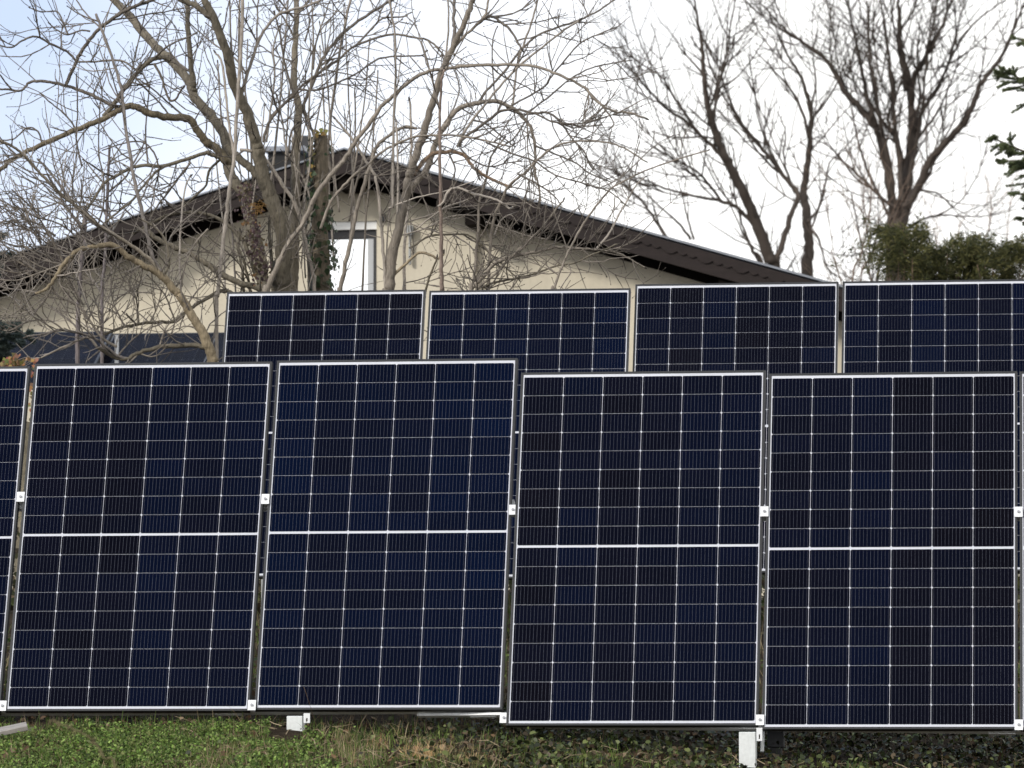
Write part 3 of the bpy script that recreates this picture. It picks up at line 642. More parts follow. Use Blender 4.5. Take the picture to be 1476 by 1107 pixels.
# --- low arching shrub at the left, in front of the low panels
s = Woody(27.9, 13); s.step = 0.058; s.tcol = (0.20, 0.175, 0.15)
s.limb(18, 3.4, 0.6, [(308,540),(306,522),(301,500),(290,476),(274,452),(260,427),(252,419),(232,397),(207,383),(183,369),(163,354),(132,356),(110,363),(92,380),(80,400),(66,416),(50,424)], (0.24,0.195,0.13), dy=-0.1, down=0.1)
s.limb(6, 4, 0.6, [(232,392),(221,373),(213,342),(203,298),(193,257),(188,224),(181,183),(175,130),(163,87),(146,41),(138,20)], GREY)
s.limb(6, 3.5, 0.8, [(230,392),(215,373),(183,350),(142,324),(110,298),(85,277),(61,253),(41,230),(20,212),(0,203)], (0.22,0.19,0.15))
s.limb(5, 3, 1.0, [(160,338),(120,310),(96,280),(72,248),(58,232)], GREY); s.limb(4.5, 2.6, 1.1, [(132,356),(112,320),(96,300),(84,276),(70,254)], GREY)
s.limb(8, 5, 0.7, [(300,500),(295,500),(271,498),(230,500),(200,509),(184,517),(165,515),(140,500)], MOSS)
s.limb(7, 4, 0.8, [(356,436),(336,424),(320,419),(293,433),(268,449),(252,463),(217,465),(179,471),(150,482)], MOSS)
s.limb(5, 2.6, 1.0, [(184,517),(168,512),(135,487),(92,476),(60,482),(38,485)], GREY); s.limb(4.4, 2.2, 0.9, [(140,500),(125,487),(92,500),(60,515),(41,517)], TAN)
s.limb(4.4, 2.2, 1.1, [(168,500),(144,484),(116,444),(81,425),(49,398),(16,392),(-6,386)], (0.22,0.19,0.155))
s.limb(5, 3, 1.2, [(110,363),(96,385),(80,396),(60,392),(40,384),(14,372)], (0.21,0.18,0.145)); s.limb(4, 2.2, 1.2, [(94,384),(82,360),(66,330),(46,300),(20,276)], (0.21,0.18,0.145))
s.limb(7, 5, 0.4, [(112,540),(112,480),(113,440),(118,380),(122,340),(124,300)], (0.19,0.165,0.165), dy=0.6); s.limb(5.5, 4, 0.4, [(147,540),(147,430),(152,360),(154,300),(156,250),(158,210)], (0.19,0.165,0.165), dy=0.6)
s.limb(3.4, 2.2, 1.1, [(120,440),(96,400),(72,372),(46,360),(14,352)]); s.limb(3, 2, 1.2, [(60,350),(40,320),(18,298),(0,288)]); s.limb(3, 2, 1.2, [(80,340),(44,318),(20,318),(0,320)])
s.limb(3.2, 2, 1.2, [(140,380),(108,340),(84,322),(52,312),(22,296)]); s.limb(3.2, 2, 1.2, [(150,300),(120,292),(92,290),(58,300),(20,300)])
s.limb(4, 3, 0.8, [(188,420),(186,405),(192,390),(202,384)], MOSS); s.limb(4, 2.4, 1.0, [(236,397),(244,380),(240,350),(226,330),(204,316)], MOSS)
for pts in ([(92,380),(60,392),(24,404),(-4,402)],[(84,394),(50,380),(20,360),(0,352)],[(104,366),(70,352),(40,330),(10,322)],[(80,400),(60,440),(30,452)],[(180,471),(165,440),(160,410),(162,380)],[(200,465),(196,430),(186,410),(170,400)],[(252,463),(240,430),(226,410),(214,398)],[(130,487),(120,450),(108,420),(100,404)],[(150,482),(142,452),(146,420),(158,398)],[(92,476),(70,462),(40,464),(16,476),(4,476)],[(60,470),(44,452),(20,438)],[(230,500),(236,480),(244,466)],[(170,512),(190,490),(206,478)],[(290,476),(270,470),(256,474)],[(216,465),(228,440),(232,420)],[(200,509),(222,514),(240,500)],[(300,330),(282,350),(268,380),(262,410)],[(270,440),(284,420),(300,405),(318,398)]):
    s.limb(2.8, 1.8, 1.3, pts, TAN)
s.limb(22, 18, 0, [(18,1010),(26,900),(31,800),(35,700),(38,610)], (0.16,0.14,0.10), dy=-0.2, down=0.01)
s.build('bare_shrub', 'low bare shrub arching left over the dark low panels', 'shrub', 'bare shrubs behind the second row'); nD = s.nt


# --- cut trunk with ivy
st = at(462, 195, 28.9); base = Vector((st.x+0.01, st.y, ground_z(st.x, st.y)))
root = empty('cut_trunk', base); tag(root, 'sawn-off upright trunk clad in ivy left of the gable window', 'tree stump')
m = MB(); path = catmull([base+Vector((0.02,0,-0.1)), at(464,430,28.9), at(461,340,28.9), at(463,270,28.9), at(462,196,28.9)], 9)
m.tube([p-base for p in path], [0.062-0.018*(i/(len(path)-1))+0.003*rnd.uniform(-1,1) for i in range(len(path))], 12, (0.15,0.125,0.092)); m.build('trunk', M_bark, root, smooth=True)
m = MB(); tp = at(462, 195.5, 28.9)-base; m.tube([tp, tp+Vector((0,0,0.004))], [0.043, 0.040], 12, (0.40,0.31,0.21)); m.build('sawn_top', M_bark, root)
def ivy_leaf(MBo, p, nrm, size, col, rot):
    a = nrm.orthogonal().normalized(); a = Matrix.Rotation(rot, 3, nrm) @ a; b = nrm.cross(a)
    sh = [(0,-.5),(.28,-.42),(.5,-.1),(.3,.12),(0,.62),(-.3,.12),(-.5,-.1),(-.28,-.42)]
    MBo.poly([p + a*(x*size) + b*(y*size) + nrm*(abs(x)*size*0.25) for x, y in sh], col)
m = MB()
def stem_at(py): return at(462, py, 28.9) - base
for k in range(430):
    t = rnd.random(); py = 200+225*t; side = rnd.random()
    if py < 300: ang = rnd.gauss(pi, 0.5) if rnd.random() < 0.75 else rnd.uniform(0, 2*pi)
    else: ang = rnd.uniform(0, 2*pi)
    if 300 > py and rnd.random() < 0.45: continue
    rr = 0.056 + abs(rnd.gauss(0, 0.022)) + (0.02 if py > 330 and cos(ang) > 0.3 else 0)
    n = Vector((cos(ang), -abs(sin(ang))*0.9 if rnd.random() < .8 else sin(ang), rnd.uniform(-0.2, 0.5))).normalized()
    g_ = rnd.uniform(0.55, 1.3); col = (0.030*g_, 0.050*g_, 0.020*g_) if rnd.random() < 0.8 else (0.06*g_, 0.058*g_, 0.028*g_)
    ivy_leaf(m, stem_at(py) + Vector((cos(ang)*rr, sin(ang)*rr, 0)), n, rnd.uniform(0.022, 0.045), col, rnd.uniform(-0.6, 0.6))
for (px, py) in ((455,189),(459,192),(463,188),(466,193),(470,190),(457,195),(449,214),(451,222),(450,240),(449,252)):
    ivy_leaf(m, at(px, py, 28.84)-base, Vector((rnd.uniform(-.4,.4), -1, rnd.uniform(0,.6))).normalized(), 0.034, (0.22*rnd.uniform(.7,1.1), 0.21*rnd.uniform(.7,1), 0.05), rnd.uniform(-1,1))
m.build('ivy', M_ivy, root)
# reddish creeper on the mossy limb, single yellow leaf, dead leaves: small climbing plant of its own
cb_ = at(371, 330, 28.35); root = empty('creeper', cb_); tag(root, 'dull purple and orange creeper leaves clinging to the left mossy limb', 'climbing plant')
m = MB()
for k in range(460):
    t = rnd.random(); px = 352+26*t+rnd.gauss(0, 7); py = 268+135*t+rnd.gauss(0, 5)
    u = rnd.random(); g_ = rnd.uniform(0.6, 1.3)
    col = (0.060*g_, 0.036*g_, 0.038*g_) if u < 0.55 else ((0.070*g_, 0.055*g_, 0.032*g_) if u < 0.95 else (0.16*g_, 0.09*g_, 0.04*g_))
    ivy_leaf(m, at(px, py, 28.3+rnd.uniform(-0.06, 0.06))-cb_, Vector((rnd.uniform(-.8,.8), -1, rnd.uniform(-.3,.7))).normalized(), rnd.uniform(0.010, 0.026), col, rnd.uniform(-2, 2))
m.build('leaves', M_ivy, root)
m = MB()
for k in range(46):
    a_ = rnd.uniform(-pi, 0.3); p0 = at(372+rnd.gauss(0,3), 297+rnd.gauss(0,4), 28.25)-cb_; L = rnd.uniform(0.03, 0.055)
    m.tube([p0, p0+Vector((cos(a_)*L*0.6, rnd.uniform(-.02,.02), sin(a_)*L*0.5)), p0+Vector((cos(a_)*L, rnd.uniform(-.03,.03), sin(a_)*L))], [0.0016, 0.0014, 0.0008], 3, (0.30,0.18,0.07), cap=False)
m.build('seed_head', M_dry, root)

# --- bare trees beyond the house
def far(seed, Y, limbs, label, tw=(0.009, 0.020), col=(0.066, 0.054, 0.046)):
    s = Woody(Y, seed, spread=0.3, twig=tw, tcol=tuple(v*1.05 for v in col), bcol=col, unit=3.2)
    for i, (w0, w1, d, pts) in enumerate(limbs): s.limb(w0*(0.76 if w0 > 12 else 0.62), w1*0.36, d, pts, col=col, dy=0 if i == 0 else None, down=0.001 if pts[0][1] > 390 else None, end_bud=False)
    o = s.build('bare_tree', label, 'tree', 'bare trees beyond the house', M_farbark, M_farbark); return o
far(21, 72, [
 (28,7,0.7,[(1118,405),(1108,370),(1090,320),(1070,275),(1052,240),(1036,205),(1025,170),(1018,140),(1014,105),(1012,70),(1006,30),(1000,-5)]),
 (11,4,0.8,[(1092,330),(1066,302),(1040,290),(1000,282),(960,272),(925,258),(885,250)]),
 (11,4,0.9,[(1052,240),(1032,215),(1010,196),(985,172),(962,158),(935,130),(912,102),(890,80),(866,60)]),
 (8,3,0.9,[(1010,196),(985,160),(970,138),(955,112),(930,96),(900,76),(880,68)]),
 (8,3,0.9,[(1080,300),(1074,280),(1066,262),(1058,225),(1052,195)]),
 (13,4,0.9,[(1118,378),(1128,350),(1140,310),(1150,280),(1130,255),(1100,215),(1070,180),(1050,150),(1030,120),(1010,90)]),
 (7,3,0.9,[(1070,180),(1050,140),(1040,100),(1052,70),(1048,30)]),
 (7,3,0.9,[(1025,170),(1036,130),(1022,90),(1018,60),(1030,20)]),
 (14,6,0.7,[(1100,405),(1085,362),(1075,340),(1064,300)]),
 (8,3,1.0,[(1040,290),(1010,252),(985,236),(950,216),(920,196)]),
 (9,4,0.9,[(962,345),(945,318),(925,290),(900,268),(878,252),(858,238)]),
 (8,3,0.9,[(995,345),(985,330),(960,305),(930,278),(905,240)]),
 (6,3,1.0,[(1000,345),(990,310),(984,285),(975,250)])],
 'leaning bare tree rising behind the right roof slope')
far(22, 74, [
 (27,13,0.5,[(1163,405),(1165,370),(1165,335),(1162,300),(1158,275),(1164,240),(1168,200),(1168,160),(1160,130)]),
 (10,4,0.9,[(1168,160),(1158,120),(1148,100),(1130,70),(1118,40),(1105,10)]),
 (9,4,0.9,[(1166,200),(1156,160),(1140,130),(1110,95),(1085,70)]),
 (8,3,0.9,[(1164,320),(1180,300),(1190,262),(1196,235),(1215,215),(1240,190)]),
 (9,4,0.8,[(1162,300),(1150,282),(1142,270),(1130,230),(1132,190),(1120,160)]),
 (8,3,0.9,[(1168,330),(1180,345),(1192,385),(1215,404)]),
 (7,3,0.9,[(1168,160),(1176,120),(1172,80),(1180,40)])],
 'slim bare tree standing between the leaning tree and the big tree')
far(23, 78, [
 (46,22,0.2,[(1290,420),(1292,360),(1298,320),(1304,280),(1310,240),(1314,200),(1314,160),(1310,130)]),
 (20,7,0.9,[(1310,130),(1302,90),(1296,60),(1296,20),(1294,-10)]),
 (14,5,0.9,[(1312,150),(1318,110),(1336,80),(1352,50),(1368,10),(1372,-10)]),
 (17,5,0.9,[(1288,320),(1284,280),(1272,220),(1262,180),(1250,140),(1240,90),(1232,50),(1220,0)]),
 (14,5,0.9,[(1262,182),(1240,155),(1216,128),(1195,90),(1170,70),(1140,50),(1120,30),(1095,5)]),
 (18,6,0.8,[(1306,300),(1326,265),(1340,232),(1370,198),(1394,170),(1412,125),(1430,100),(1450,70),(1466,30),(1478,0)]),
 (11,4,0.9,[(1320,190),(1330,160),(1350,130),(1368,90),(1390,50),(1420,20),(1450,0)]),
 (9,4,0.9,[(1316,210),(1330,190),(1352,160),(1370,120),(1384,80)]),
 (9,4,0.9,[(1300,240),(1290,200),(1280,170),(1290,130),(1280,90),(1264,60),(1240,20)]),
 (8,4,0.9,[(1304,250),(1296,210),(1268,170),(1240,130),(1214,100),(1190,80)]),
 (13,5,0.5,[(1264,420),(1272,370),(1290,318)]),
 (20,10,0.3,[(1290,310),(1280,330),(1284,420)][::-1]),
 (7,2.5,0.9,[(1306,330),(1330,316),(1360,310),(1392,312),(1430,310),(1468,300)]),
 (6,2.5,0.9,[(1318,275),(1350,278),(1376,300),(1400,312)]),
 (14,6,0.38,[(1296,335),(1288,290),(1282,240),(1270,180),(1258,120),(1252,60),(1250,0)]), (12,5,0.38,[(1302,300),(1312,250),(1322,200),(1330,150),(1334,100),(1344,40),(1350,-5)]),
 (13,6,0.38,[(1300,290),(1296,230),(1288,170),(1284,110),(1276,50),(1270,0)]), (12,5,0.38,[(1310,240),(1316,190),(1326,140),(1322,90),(1326,30)]), (10,4,0.45,[(1286,330),(1276,300),(1252,250),(1240,215),(1230,170),(1226,120)]), (9,4,0.45,[(1318,280),(1340,250),(1352,215),(1372,180),(1380,150)]),
 (10,4,0.9,[(1292,300),(1270,285),(1240,255),(1212,230),(1196,212),(1172,200)])],
 'large many-limbed bare tree towering behind the hedge')
far(24, 66, [
 (7,3,1.0,[(1228,420),(1240,370),(1250,330),(1256,280),(1252,240),(1250,225)]), (6,3,1.0,[(1240,418),(1256,370),(1262,345),(1266,320)]), (4,2,1.0,[(1250,330),(1240,300),(1222,285),(1206,272)])],
 'thin bare sapling in front of the big bare tree', tw=(0.005, 0.009), col=(0.15, 0.11, 0.085))
far(25, 95, [
 (7,3,0.9,[(1400,420),(1425,330),(1428,290),(1420,250)]), (6,3,0.9,[(1450,420),(1452,330),(1460,280)]), (6,3,0.9,[(1370,420),(1376,350),(1392,310)]), (6,3,.9,[(1340,420),(1350,360),(1346,330)])],
 'faint bare saplings showing above the hedge', tw=(0.005, 0.009), col=(0.24, 0.17, 0.13))

# ------------------------------------------------------------------ conifers
def sprays(mb_pts, n, size, seed, cols):
    """flat scale-leaf sprays: many slim triangles fanning out around each tip; mb_pts list of (point, dir)"""
    r = np.random.default_rng(seed); V = []; K = []
    for p, d in mb_pts:
        for _ in range(n):
            e = np.array(d) + r.normal(0, 0.55, 3); e /= np.linalg.norm(e); L = size*r.uniform(0.5, 1.2); o = np.cross(e, r.normal(0, 1, 3)); o /= np.linalg.norm(o)+1e-9
            q = np.array(p) + r.normal(0, size*0.35, 3); wd = L*r.uniform(0.07, 0.13)
            V.append([q-o*wd*0.4, q+e*L*0.5-o*wd, q+e*L, q+e*L*0.5+o*wd]); K.append(np.array(cols[r.integers(len(cols))])*r.uniform(0.6, 1.35))
    return np.array(V), np.array(K)
# hedge: a row of juniper bushes (each bush a plant), ragged top
GJ = [(0.095,0.095,0.032),(0.062,0.068,0.026),(0.135,0.125,0.045),(0.035,0.040,0.018)]
def juniper(px0, px1, ytop, Y, seed, label, n=150, lean=0.0):
    r = random.Random(seed); a = at(px0, 400, Y); b = at(px1, 400, Y); cx = (a.x+b.x)/2; wd = (b.x-a.x)/2; gz = ground_z(cx, Y)
    base = Vector((cx, Y, gz)); root = empty('juniper_bush', base); tag(root, label, 'bush', 'juniper bushes behind the right-hand panels')
    tips = []; wood = MB()
    for k in range(n):
        u = r.uniform(-1, 1); px = (px0+px1)/2+u*(px1-px0)/2; yt = ytop(px) + r.uniform(0, 1)**1.6*105 - (9 if k % 9 == 0 else 0)
        Yk = Y + r.uniform(-0.45, 0.45); px += lean*max(0, yt-335)*max(0, (px1-px)/(px1-px0)); p = at(px, yt, Yk); 
        d = Vector((u*0.6+r.choice((-1, 1))*r.uniform(.3,1.0), r.uniform(-.8,.3), 0.30+r.uniform(-.25,.45))).normalized()
        L = r.uniform(0.12, 0.50)*(1.4 if k % 9 == 0 else 1.0)
        for j in range(7): tips.append((tuple(p-base-d*L*(j/6.0)+Vector((0,0,-0.25*L*(j/6.0)**2))), tuple(d)))
        if k % 4 == 0:
            st_ = Vector((r.uniform(-.12,.12)*wd, 0, 0.2)); wood.tube([st_, (st_+p-base)*0.5+Vector((0,0,-0.1)), p-base-d*L], [0.018, 0.012, 0.006], 4, (0.16,0.115,0.08), cap=False)
    V, K = sprays(tips, 18, 0.060, seed, GJ); quads_object('foliage', V, K, M_needle, root); wood.build('stem', M_farbark, root, smooth=True)
def t1(px): return 322 + max(0, abs(px-1288)-20)*0.5 + 9*sin(px*0.16)
def t2(px): return 350 + 6*sin(px*0.09)
def t3(px): return 352 + 5*sin(px*0.07+1)
juniper(1250, 1338, t1, 45, 31, 'tallest juniper bush, leaning left in front of the big bare tree', 105, 0.9)
juniper(1328, 1412, lambda p: 352+6*sin(p*.09)+max(0, 1345-p)*0.2, 45.4, 32, 'middle juniper bush behind the right second-row panel', 125)
juniper(1396, 1496, lambda p: 347+5*sin(p*.07+1), 45.2, 33, 'juniper bush at the right edge of the photo', 135)
# spruces standing just outside the frame, their branches reaching in
def spruce_branch(wood, nv, nk, p0, d, L, r, col, base):
    pts = []; p = p0.copy(); n = 9; dd = d.copy()
    for i in range(n+1):
        pts.append(p.copy()); dd = (dd + Vector((r.uniform(-.06,.06), r.uniform(-.06,.06), 0.03))).normalized(); p = p + dd*(L/n)
    wood.tube([q-base for q in pts], [0.016*(1-0.75*i/n)+0.002 for i in range(n+1)], 4, (0.12,0.09,0.065), cap=False)
    def needles(a, b, cnt):
        ax = (b-a); 
        for _ in range(cnt):
            q = a.lerp(b, r.random()); e = (ax.normalized()*0.7 + Vector((r.gauss(0,1), r.gauss(0,1), r.gauss(0,1))).normalized()).normalized(); ln = r.uniform(0.014, 0.024); o = e.orthogonal().normalized()*0.0030
            q = q-base; nv.append([tuple(q-o), tuple(q+e*ln-o*0.4), tuple(q+e*ln+o*0.4), tuple(q+o)]); g_ = r.uniform(0.6, 1.3); nk.append([c*g_ for c in col])
    for i in range(1, n):
        t = i/n
        for sg in (-1, 1):
            for rep in range(2):
                sd_ = dd.cross(Vector((0, 0, 1))).normalized()*sg; e = (dd*0.75 + sd_*0.8 + Vector((0, 0, r.uniform(-0.55, 0.25)))).normalized(); l2 = L*0.40*(1.15-t)*r.uniform(0.6, 1.2)
                a = pts[i].lerp(pts[i+1], r.random()); b = a + e*l2 + Vector((0,0,-l2*0.15)); wood.tube([a-base, b-base], [0.005, 0.003], 3, (0.14,0.10,0.07), cap=False); needles(a, b, int(300*l2/0.2))
                for k in range(2):
                    a2 = a.lerp(b, r.uniform(0.25, 0.8)); e2 = (e + Vector((r.uniform(-.7,.7), r.uniform(-.7,.7), r.uniform(-.6,.3)))).normalized(); b2 = a2+e2*l2*0.5; wood.tube([a2-base, b2-base], [0.003, 0.002], 3, (0.14,0.10,0.07), cap=False); needles(a2, b2, int(190*l2/0.2))
        needles(pts[i-1], pts[i], 60)
    needles(pts[-2], pts[-1], 90)
def spruce(px, Y, brs, label, col, seed, hgt):
    r = random.Random(seed); c = at(px, 500, Y); base = Vector((c.x, Y, ground_z(c.x, Y))); root = empty('spruce_tree', base); tag(root, label, 'tree', 'spruces at the edges of the photo')
    t = MB(); t.tube([Vector((0, 0, -0.1)), Vector((0.02, 0, hgt*0.5)), Vector((0, 0, hgt))], [0.11, 0.08, 0.02], 9, (0.13,0.095,0.07)); t.build('trunk', M_bark, root, smooth=True)
    wood = MB(); nv = []; nk = []
    for (ax, ay, bx, by, dy) in brs:
        p0 = at(ax, ay, Y); p1 = at(bx, by, Y+dy); spruce_branch(wood, nv, nk, p0, (p1-p0).normalized(), (p1-p0).length, r, col, base)
    wood.build('branch', M_farbark, root, smooth=True); quads_object('foliage', np.array(nv), np.array(nk), M_needle, root)
spruce(1580, 40, [(1575,150,1436,118,-0.4),(1575,90,1462,70,0.3),(1575,245,1424,222,-0.3),(1575,215,1448,252,0.2),(1575,290,1462,296,-0.2),(1578,190,1500,160,0.5),(1578,30,1500,5,-0.3),(1580,330,1474,330,.2)],
       'green spruce whose branch tips hang in from the right edge', (0.15,0.18,0.085), 51, 5.2)
spruce(-95, 36, [(-92,390,12,378,-0.3),(-92,360,4,352,0.2),(-92,495,42,505,-0.3),(-92,520,36,490,-0.5),(-92,470,26,482,0.2),(-92,440,-20,430,.1),(-92,520,12,524,0)],
       'blue-green spruce whose branch tips hang in from the left edge', (0.075,0.10,0.09), 52, 3.6)

# ------------------------------------------------------------------ ground cover
def scatter(N, xr, yr, dens=None, seed=0):
    r = np.random.default_rng(seed); out = []
    while len(out) < N:
        x, y = r.uniform(*xr), r.uniform(*yr)
        if (abs(x+1.005) < 0.075 and 20.55 < y < 21.2) or (abs(x-1.055) < 0.075 and 20.35 < y < 20.92): continue      # trodden bare round the post feet
        if dens is None or r.random() < dens(x, y): out.append((x, y, ground_z(x, y)))
    return np.array(out)
def leaves(N, xr, yr, dens, seed, size, cols, hgt, name, label, mt, cat, flat=0.5, aspect=0.8):
    r = np.random.default_rng(seed); p = scatter(N, xr, yr, dens, seed)
    p[:, 2] += r.random(N)**1.3*hgt*np.array([1.0+1.2*mnoise.noise(Vector((q[0]*5, q[1]*5, 8))) for q in p]) + 0.004
    n = r.normal(0, flat, (N, 3)); n[:, 2] += 1.0; n[:, 1] -= 0.35; n /= np.linalg.norm(n, axis=1, keepdims=True)
    a = np.cross(n, r.normal(0, 1, (N, 3))); a /= np.linalg.norm(a, axis=1, keepdims=True); b = np.cross(n, a)
    s_ = r.uniform(*size, N)[:, None]
    sh = [(0,-.5),(.34,-.3),(.42,.08),(.2,.36),(0,.5),(-.2,.36),(-.42,.08),(-.34,-.3)]
    V = np.stack([p + a*(x*aspect)*s_ + b*y*s_ + n*(abs(x)*0.35-0.1*y*y)*s_ for x, y in sh], 1)
    cc = np.array(cols)[r.integers(len(cols), size=N)]*r.uniform(0.35, 1.55, (N, 1)); o = quads_object(name, V, cc, mt); tag(o, label, cat, kind='stuff'); return o
def blades(N, xr, yr, dens, seed, L, wd, cols, name, label, mt, cat, lean=0.5, seg=3):
    r = np.random.default_rng(seed); p = scatter(N, xr, yr, dens, seed); V = []; K = []
    for i in range(N):
        a = r.uniform(0, 2*pi); l = r.uniform(*L); ln = abs(r.normal(0, lean)); w_ = wd*r.uniform(0.6, 1.3); hx, hy = cos(a), sin(a); b = r.uniform(0, 2*pi); sx, sy = cos(b)*w_, sin(b)*w_
        c = np.array(cols[r.integers(len(cols))])*r.uniform(0.65, 1.35); prev = None; q = p[i].copy(); th = ln*0.4
        for k in range(seg+1):
            t = k/seg; ww = 1-0.85*t
            cur = (q + np.array([sx*ww, sy*ww, 0]), q - np.array([sx*ww, sy*ww, 0]))
            if prev is not None: V.append([prev[1], cur[1], cur[0], prev[0]]); K.append(c)
            prev = cur; th += ln*0.7/seg; q = q + np.array([hx*sin(th), hy*sin(th), cos(th)])*l/seg
    o = quads_object(name, np.array(V), np.array(K), mt); tag(o, label, cat, kind='stuff'); return o
def sstep(a, b, v): t = min(1, max(0, (v-a)/(b-a))); return t*t*(3-2*t)
def patch(x, y, f, sd_): return mnoise.noise(Vector((x*f, y*f, sd_)))
def d_clover(x, y):
    k = (1-sstep(-1.25, -0.45, x + 0.35*patch(x, y, 2.2, 4.0)))*(1-sstep(20.85, 21.1, y+0.1*patch(x, y, 5, 2))); return k*max(0.10, 0.60+1.7*patch(x, y, 3.6, 7))
def d_left_dry(x, y): return (sstep(-1.6, -0.9, x)*(1-sstep(0.1, 0.6, x))*0.9 + 0.06)*max(0.05, 0.35+1.6*patch(x, y, 3.3, 1))
def d_ivy(x, y): return (sstep(-0.7, 0.1, x) + 0.015)*(0.62+0.9*patch(x, y, 2.6, 9))
def d_all(x, y): return (0.5 if x < -0.9 and y < 21.2 else 0.55)+0.9*patch(x, y, 2, 3)
XR = (-2.7, 2.9)
leaves(40000, XR, (19.0, 21.15), d_clover, 1, (0.006, 0.018), [(0.140,0.215,0.044),(0.095,0.160,0.032),(0.20,0.275,0.075),(0.050,0.080,0.020),(0.14,0.155,0.055)], 0.05, 'clover_cover', 'bright green low chickweed and clover in the lower left', M_leaf, 'ground cover', flat=1.3)
leaves(13000, XR, (19.0, 22.6), d_ivy, 2, (0.012, 0.034), [(0.026,0.036,0.012),(0.045,0.058,0.017),(0.095,0.112,0.034),(0.015,0.018,0.009),(0.052,0.038,0.019)], 0.07, 'ivy_cover', 'dark ivy leaves creeping over the ground at the lower right', M_ivy, 'ground cover', flat=1.0)
leaves(5200, XR, (19.0, 22.8), d_all, 3, (0.012, 0.040), [(0.12,0.075,0.042),(0.08,0.052,0.032),(0.17,0.125,0.08),(0.06,0.04,0.026)], 0.03, 'leaf_litter', 'brown dead leaves lying on the soil under the panels', M_dry, 'leaf litter', flat=0.7)
leaves(5000, XR, (22.0, 27.5), lambda x, y: 0.8+0.5*patch(x, y, 2, 6), 4, (0.02, 0.05), [(0.075,0.095,0.025),(0.05,0.07,0.022),(0.12,0.10,0.05),(0.09,0.065,0.04)], 0.12, 'weed_cover', 'olive green weeds between the two panel rows', M_leaf, 'ground cover', flat=0.9)
leaves(15000, (-3.6, 3.8), (27.2, 30.0), lambda x, y: 0.7+0.6*patch(x, y, 1.2, 6), 14, (0.03, 0.075), [(0.045,0.055,0.02),(0.03,0.042,0.018),(0.07,0.075,0.028),(0.085,0.06,0.035),(0.05,0.04,0.025)], 0.50, 'undergrowth', 'dark leafy undergrowth below the bare shrubs', M_leaf, 'undergrowth', flat=1.2)
GRN = [(0.105,0.165,0.034),(0.135,0.18,0.048),(0.075,0.120,0.026)]; STR = [(0.30,0.225,0.125),(0.36,0.29,0.18),(0.22,0.16,0.09),(0.26,0.21,0.13)]
blades(9000, XR, (19.0, 21.6), lambda x, y: (1-sstep(0.2, 1.2, x))*(0.55+0.9*patch(x, y, 3, 12)) + 0.12, 5, (0.02, 0.085), 0.0019, GRN, 'grass', 'short green grass blades among the clover', M_leaf, 'grass', 0.9)
blades(1250, XR, (19.0, 21.8), d_left_dry, 6, (0.04, 0.14), 0.0016, STR, 'dry_grass', 'dry straw-coloured grass in the middle of the strip', M_dry, 'dry grass', 2.0, 4)
blades(2600, XR, (21.8, 27.5), d_all, 8, (0.08, 0.3), 0.003, GRN+STR, 'rough_grass', 'rough mixed grass between the panel rows', M_leaf, 'grass', 0.6)
blades(4200, (-2.7, -0.2), (19.0, 21.1), lambda x, y: max(0.0, 0.25-1.9*patch(x, y, 3.6, 7)), 15, (0.03, 0.09), 0.0019, GRN+STR, 'turf_grass', 'patchy short turf mixed with straw between the clover patches', M_leaf, 'grass', 1.2)
def tuft(px, py, Y, n, L, cols, wd, label, spread, seed, name, mt, lean):
    c = at(px, py, Y); r = np.random.default_rng(seed); gz = ground_z(c.x, Y); root = Vector((c.x, Y, gz)); V = []; K = []
    for i in range(n):
        a = r.uniform(0, 2*pi); l = r.uniform(*L); ln = abs(r.normal(0, lean)); w_ = wd*r.uniform(.6, 1.3); b = r.uniform(0, 2*pi); sx, sy = cos(b)*w_, sin(b)*w_; k_ = np.array(cols[r.integers(len(cols))])*r.uniform(.65, 1.3)
        q = np.array([r.normal(0, spread), r.normal(0, spread*0.7), -0.01]); q[2] = ground_z(c.x+q[0], Y+q[1])-gz-0.005; th = ln*0.5; prev = None
        for k in range(5):
            ww = 1-0.2*k; cur = (q+np.array([sx*ww, sy*ww, 0]), q-np.array([sx*ww, sy*ww, 0]))
            if prev is not None: V.append([prev[1], cur[1], cur[0], prev[0]]); K.append(k_)
            prev = cur; th += ln*0.35; q = q+np.array([cos(a)*sin(th), sin(a)*sin(th), cos(th)])*l/4
    o = quads_object(name, np.array(V), np.array(K), mt); o.location = root; tag(o, label, 'plant'); return o
ORG = [(0.54,0.35,0.17),(0.42,0.27,0.14),(0.60,0.46,0.28)]
tuft(612, 1074, 20.35, 300, (0.04, 0.11), ORG, 0.0018, 'ginger dry grass tuft on bare soil below the centre gap', 0.055, 1, 'dry_tuft', M_dry, 0.7)
tuft(545, 1060, 20.8, 90, (0.03, 0.08), ORG, 0.0016, 'small ginger dry tuft right of the short post', 0.03, 2, 'dry_tuft', M_dry, 0.7)
tuft(682, 1085, 20.3, 120, (0.03, 0.09), ORG+STR, 0.0016, 'pale dry grass tuft at the end of the bare soil', 0.035, 6, 'dry_tuft', M_dry, 0.8)
tuft(1238, 1085, 20.55, 120, (0.05, 0.11), [(0.06,0.12,0.025),(0.08,0.15,0.035)], 0.0026, 'fresh green grass tuft under the rightmost full panel', 0.05, 3, 'grass_tuft', M_leaf, 0.8)
tuft(524, 1055, 20.85, 60, (0.05, 0.10), [(0.06,0.085,0.03),(0.045,0.065,0.02)], 0.0024, 'dull green grass tuft hanging by the soil right of the short post', 0.025, 4, 'grass_tuft', M_leaf, 0.4)
tuft(1452, 1095, 20.4, 40, (0.04, 0.09), [(0.09,0.12,0.07),(0.07,0.10,0.05)], 0.009, 'broad-leaved green weed at the lower right corner', 0.05, 5, 'weed', M_leaf, 0.8)
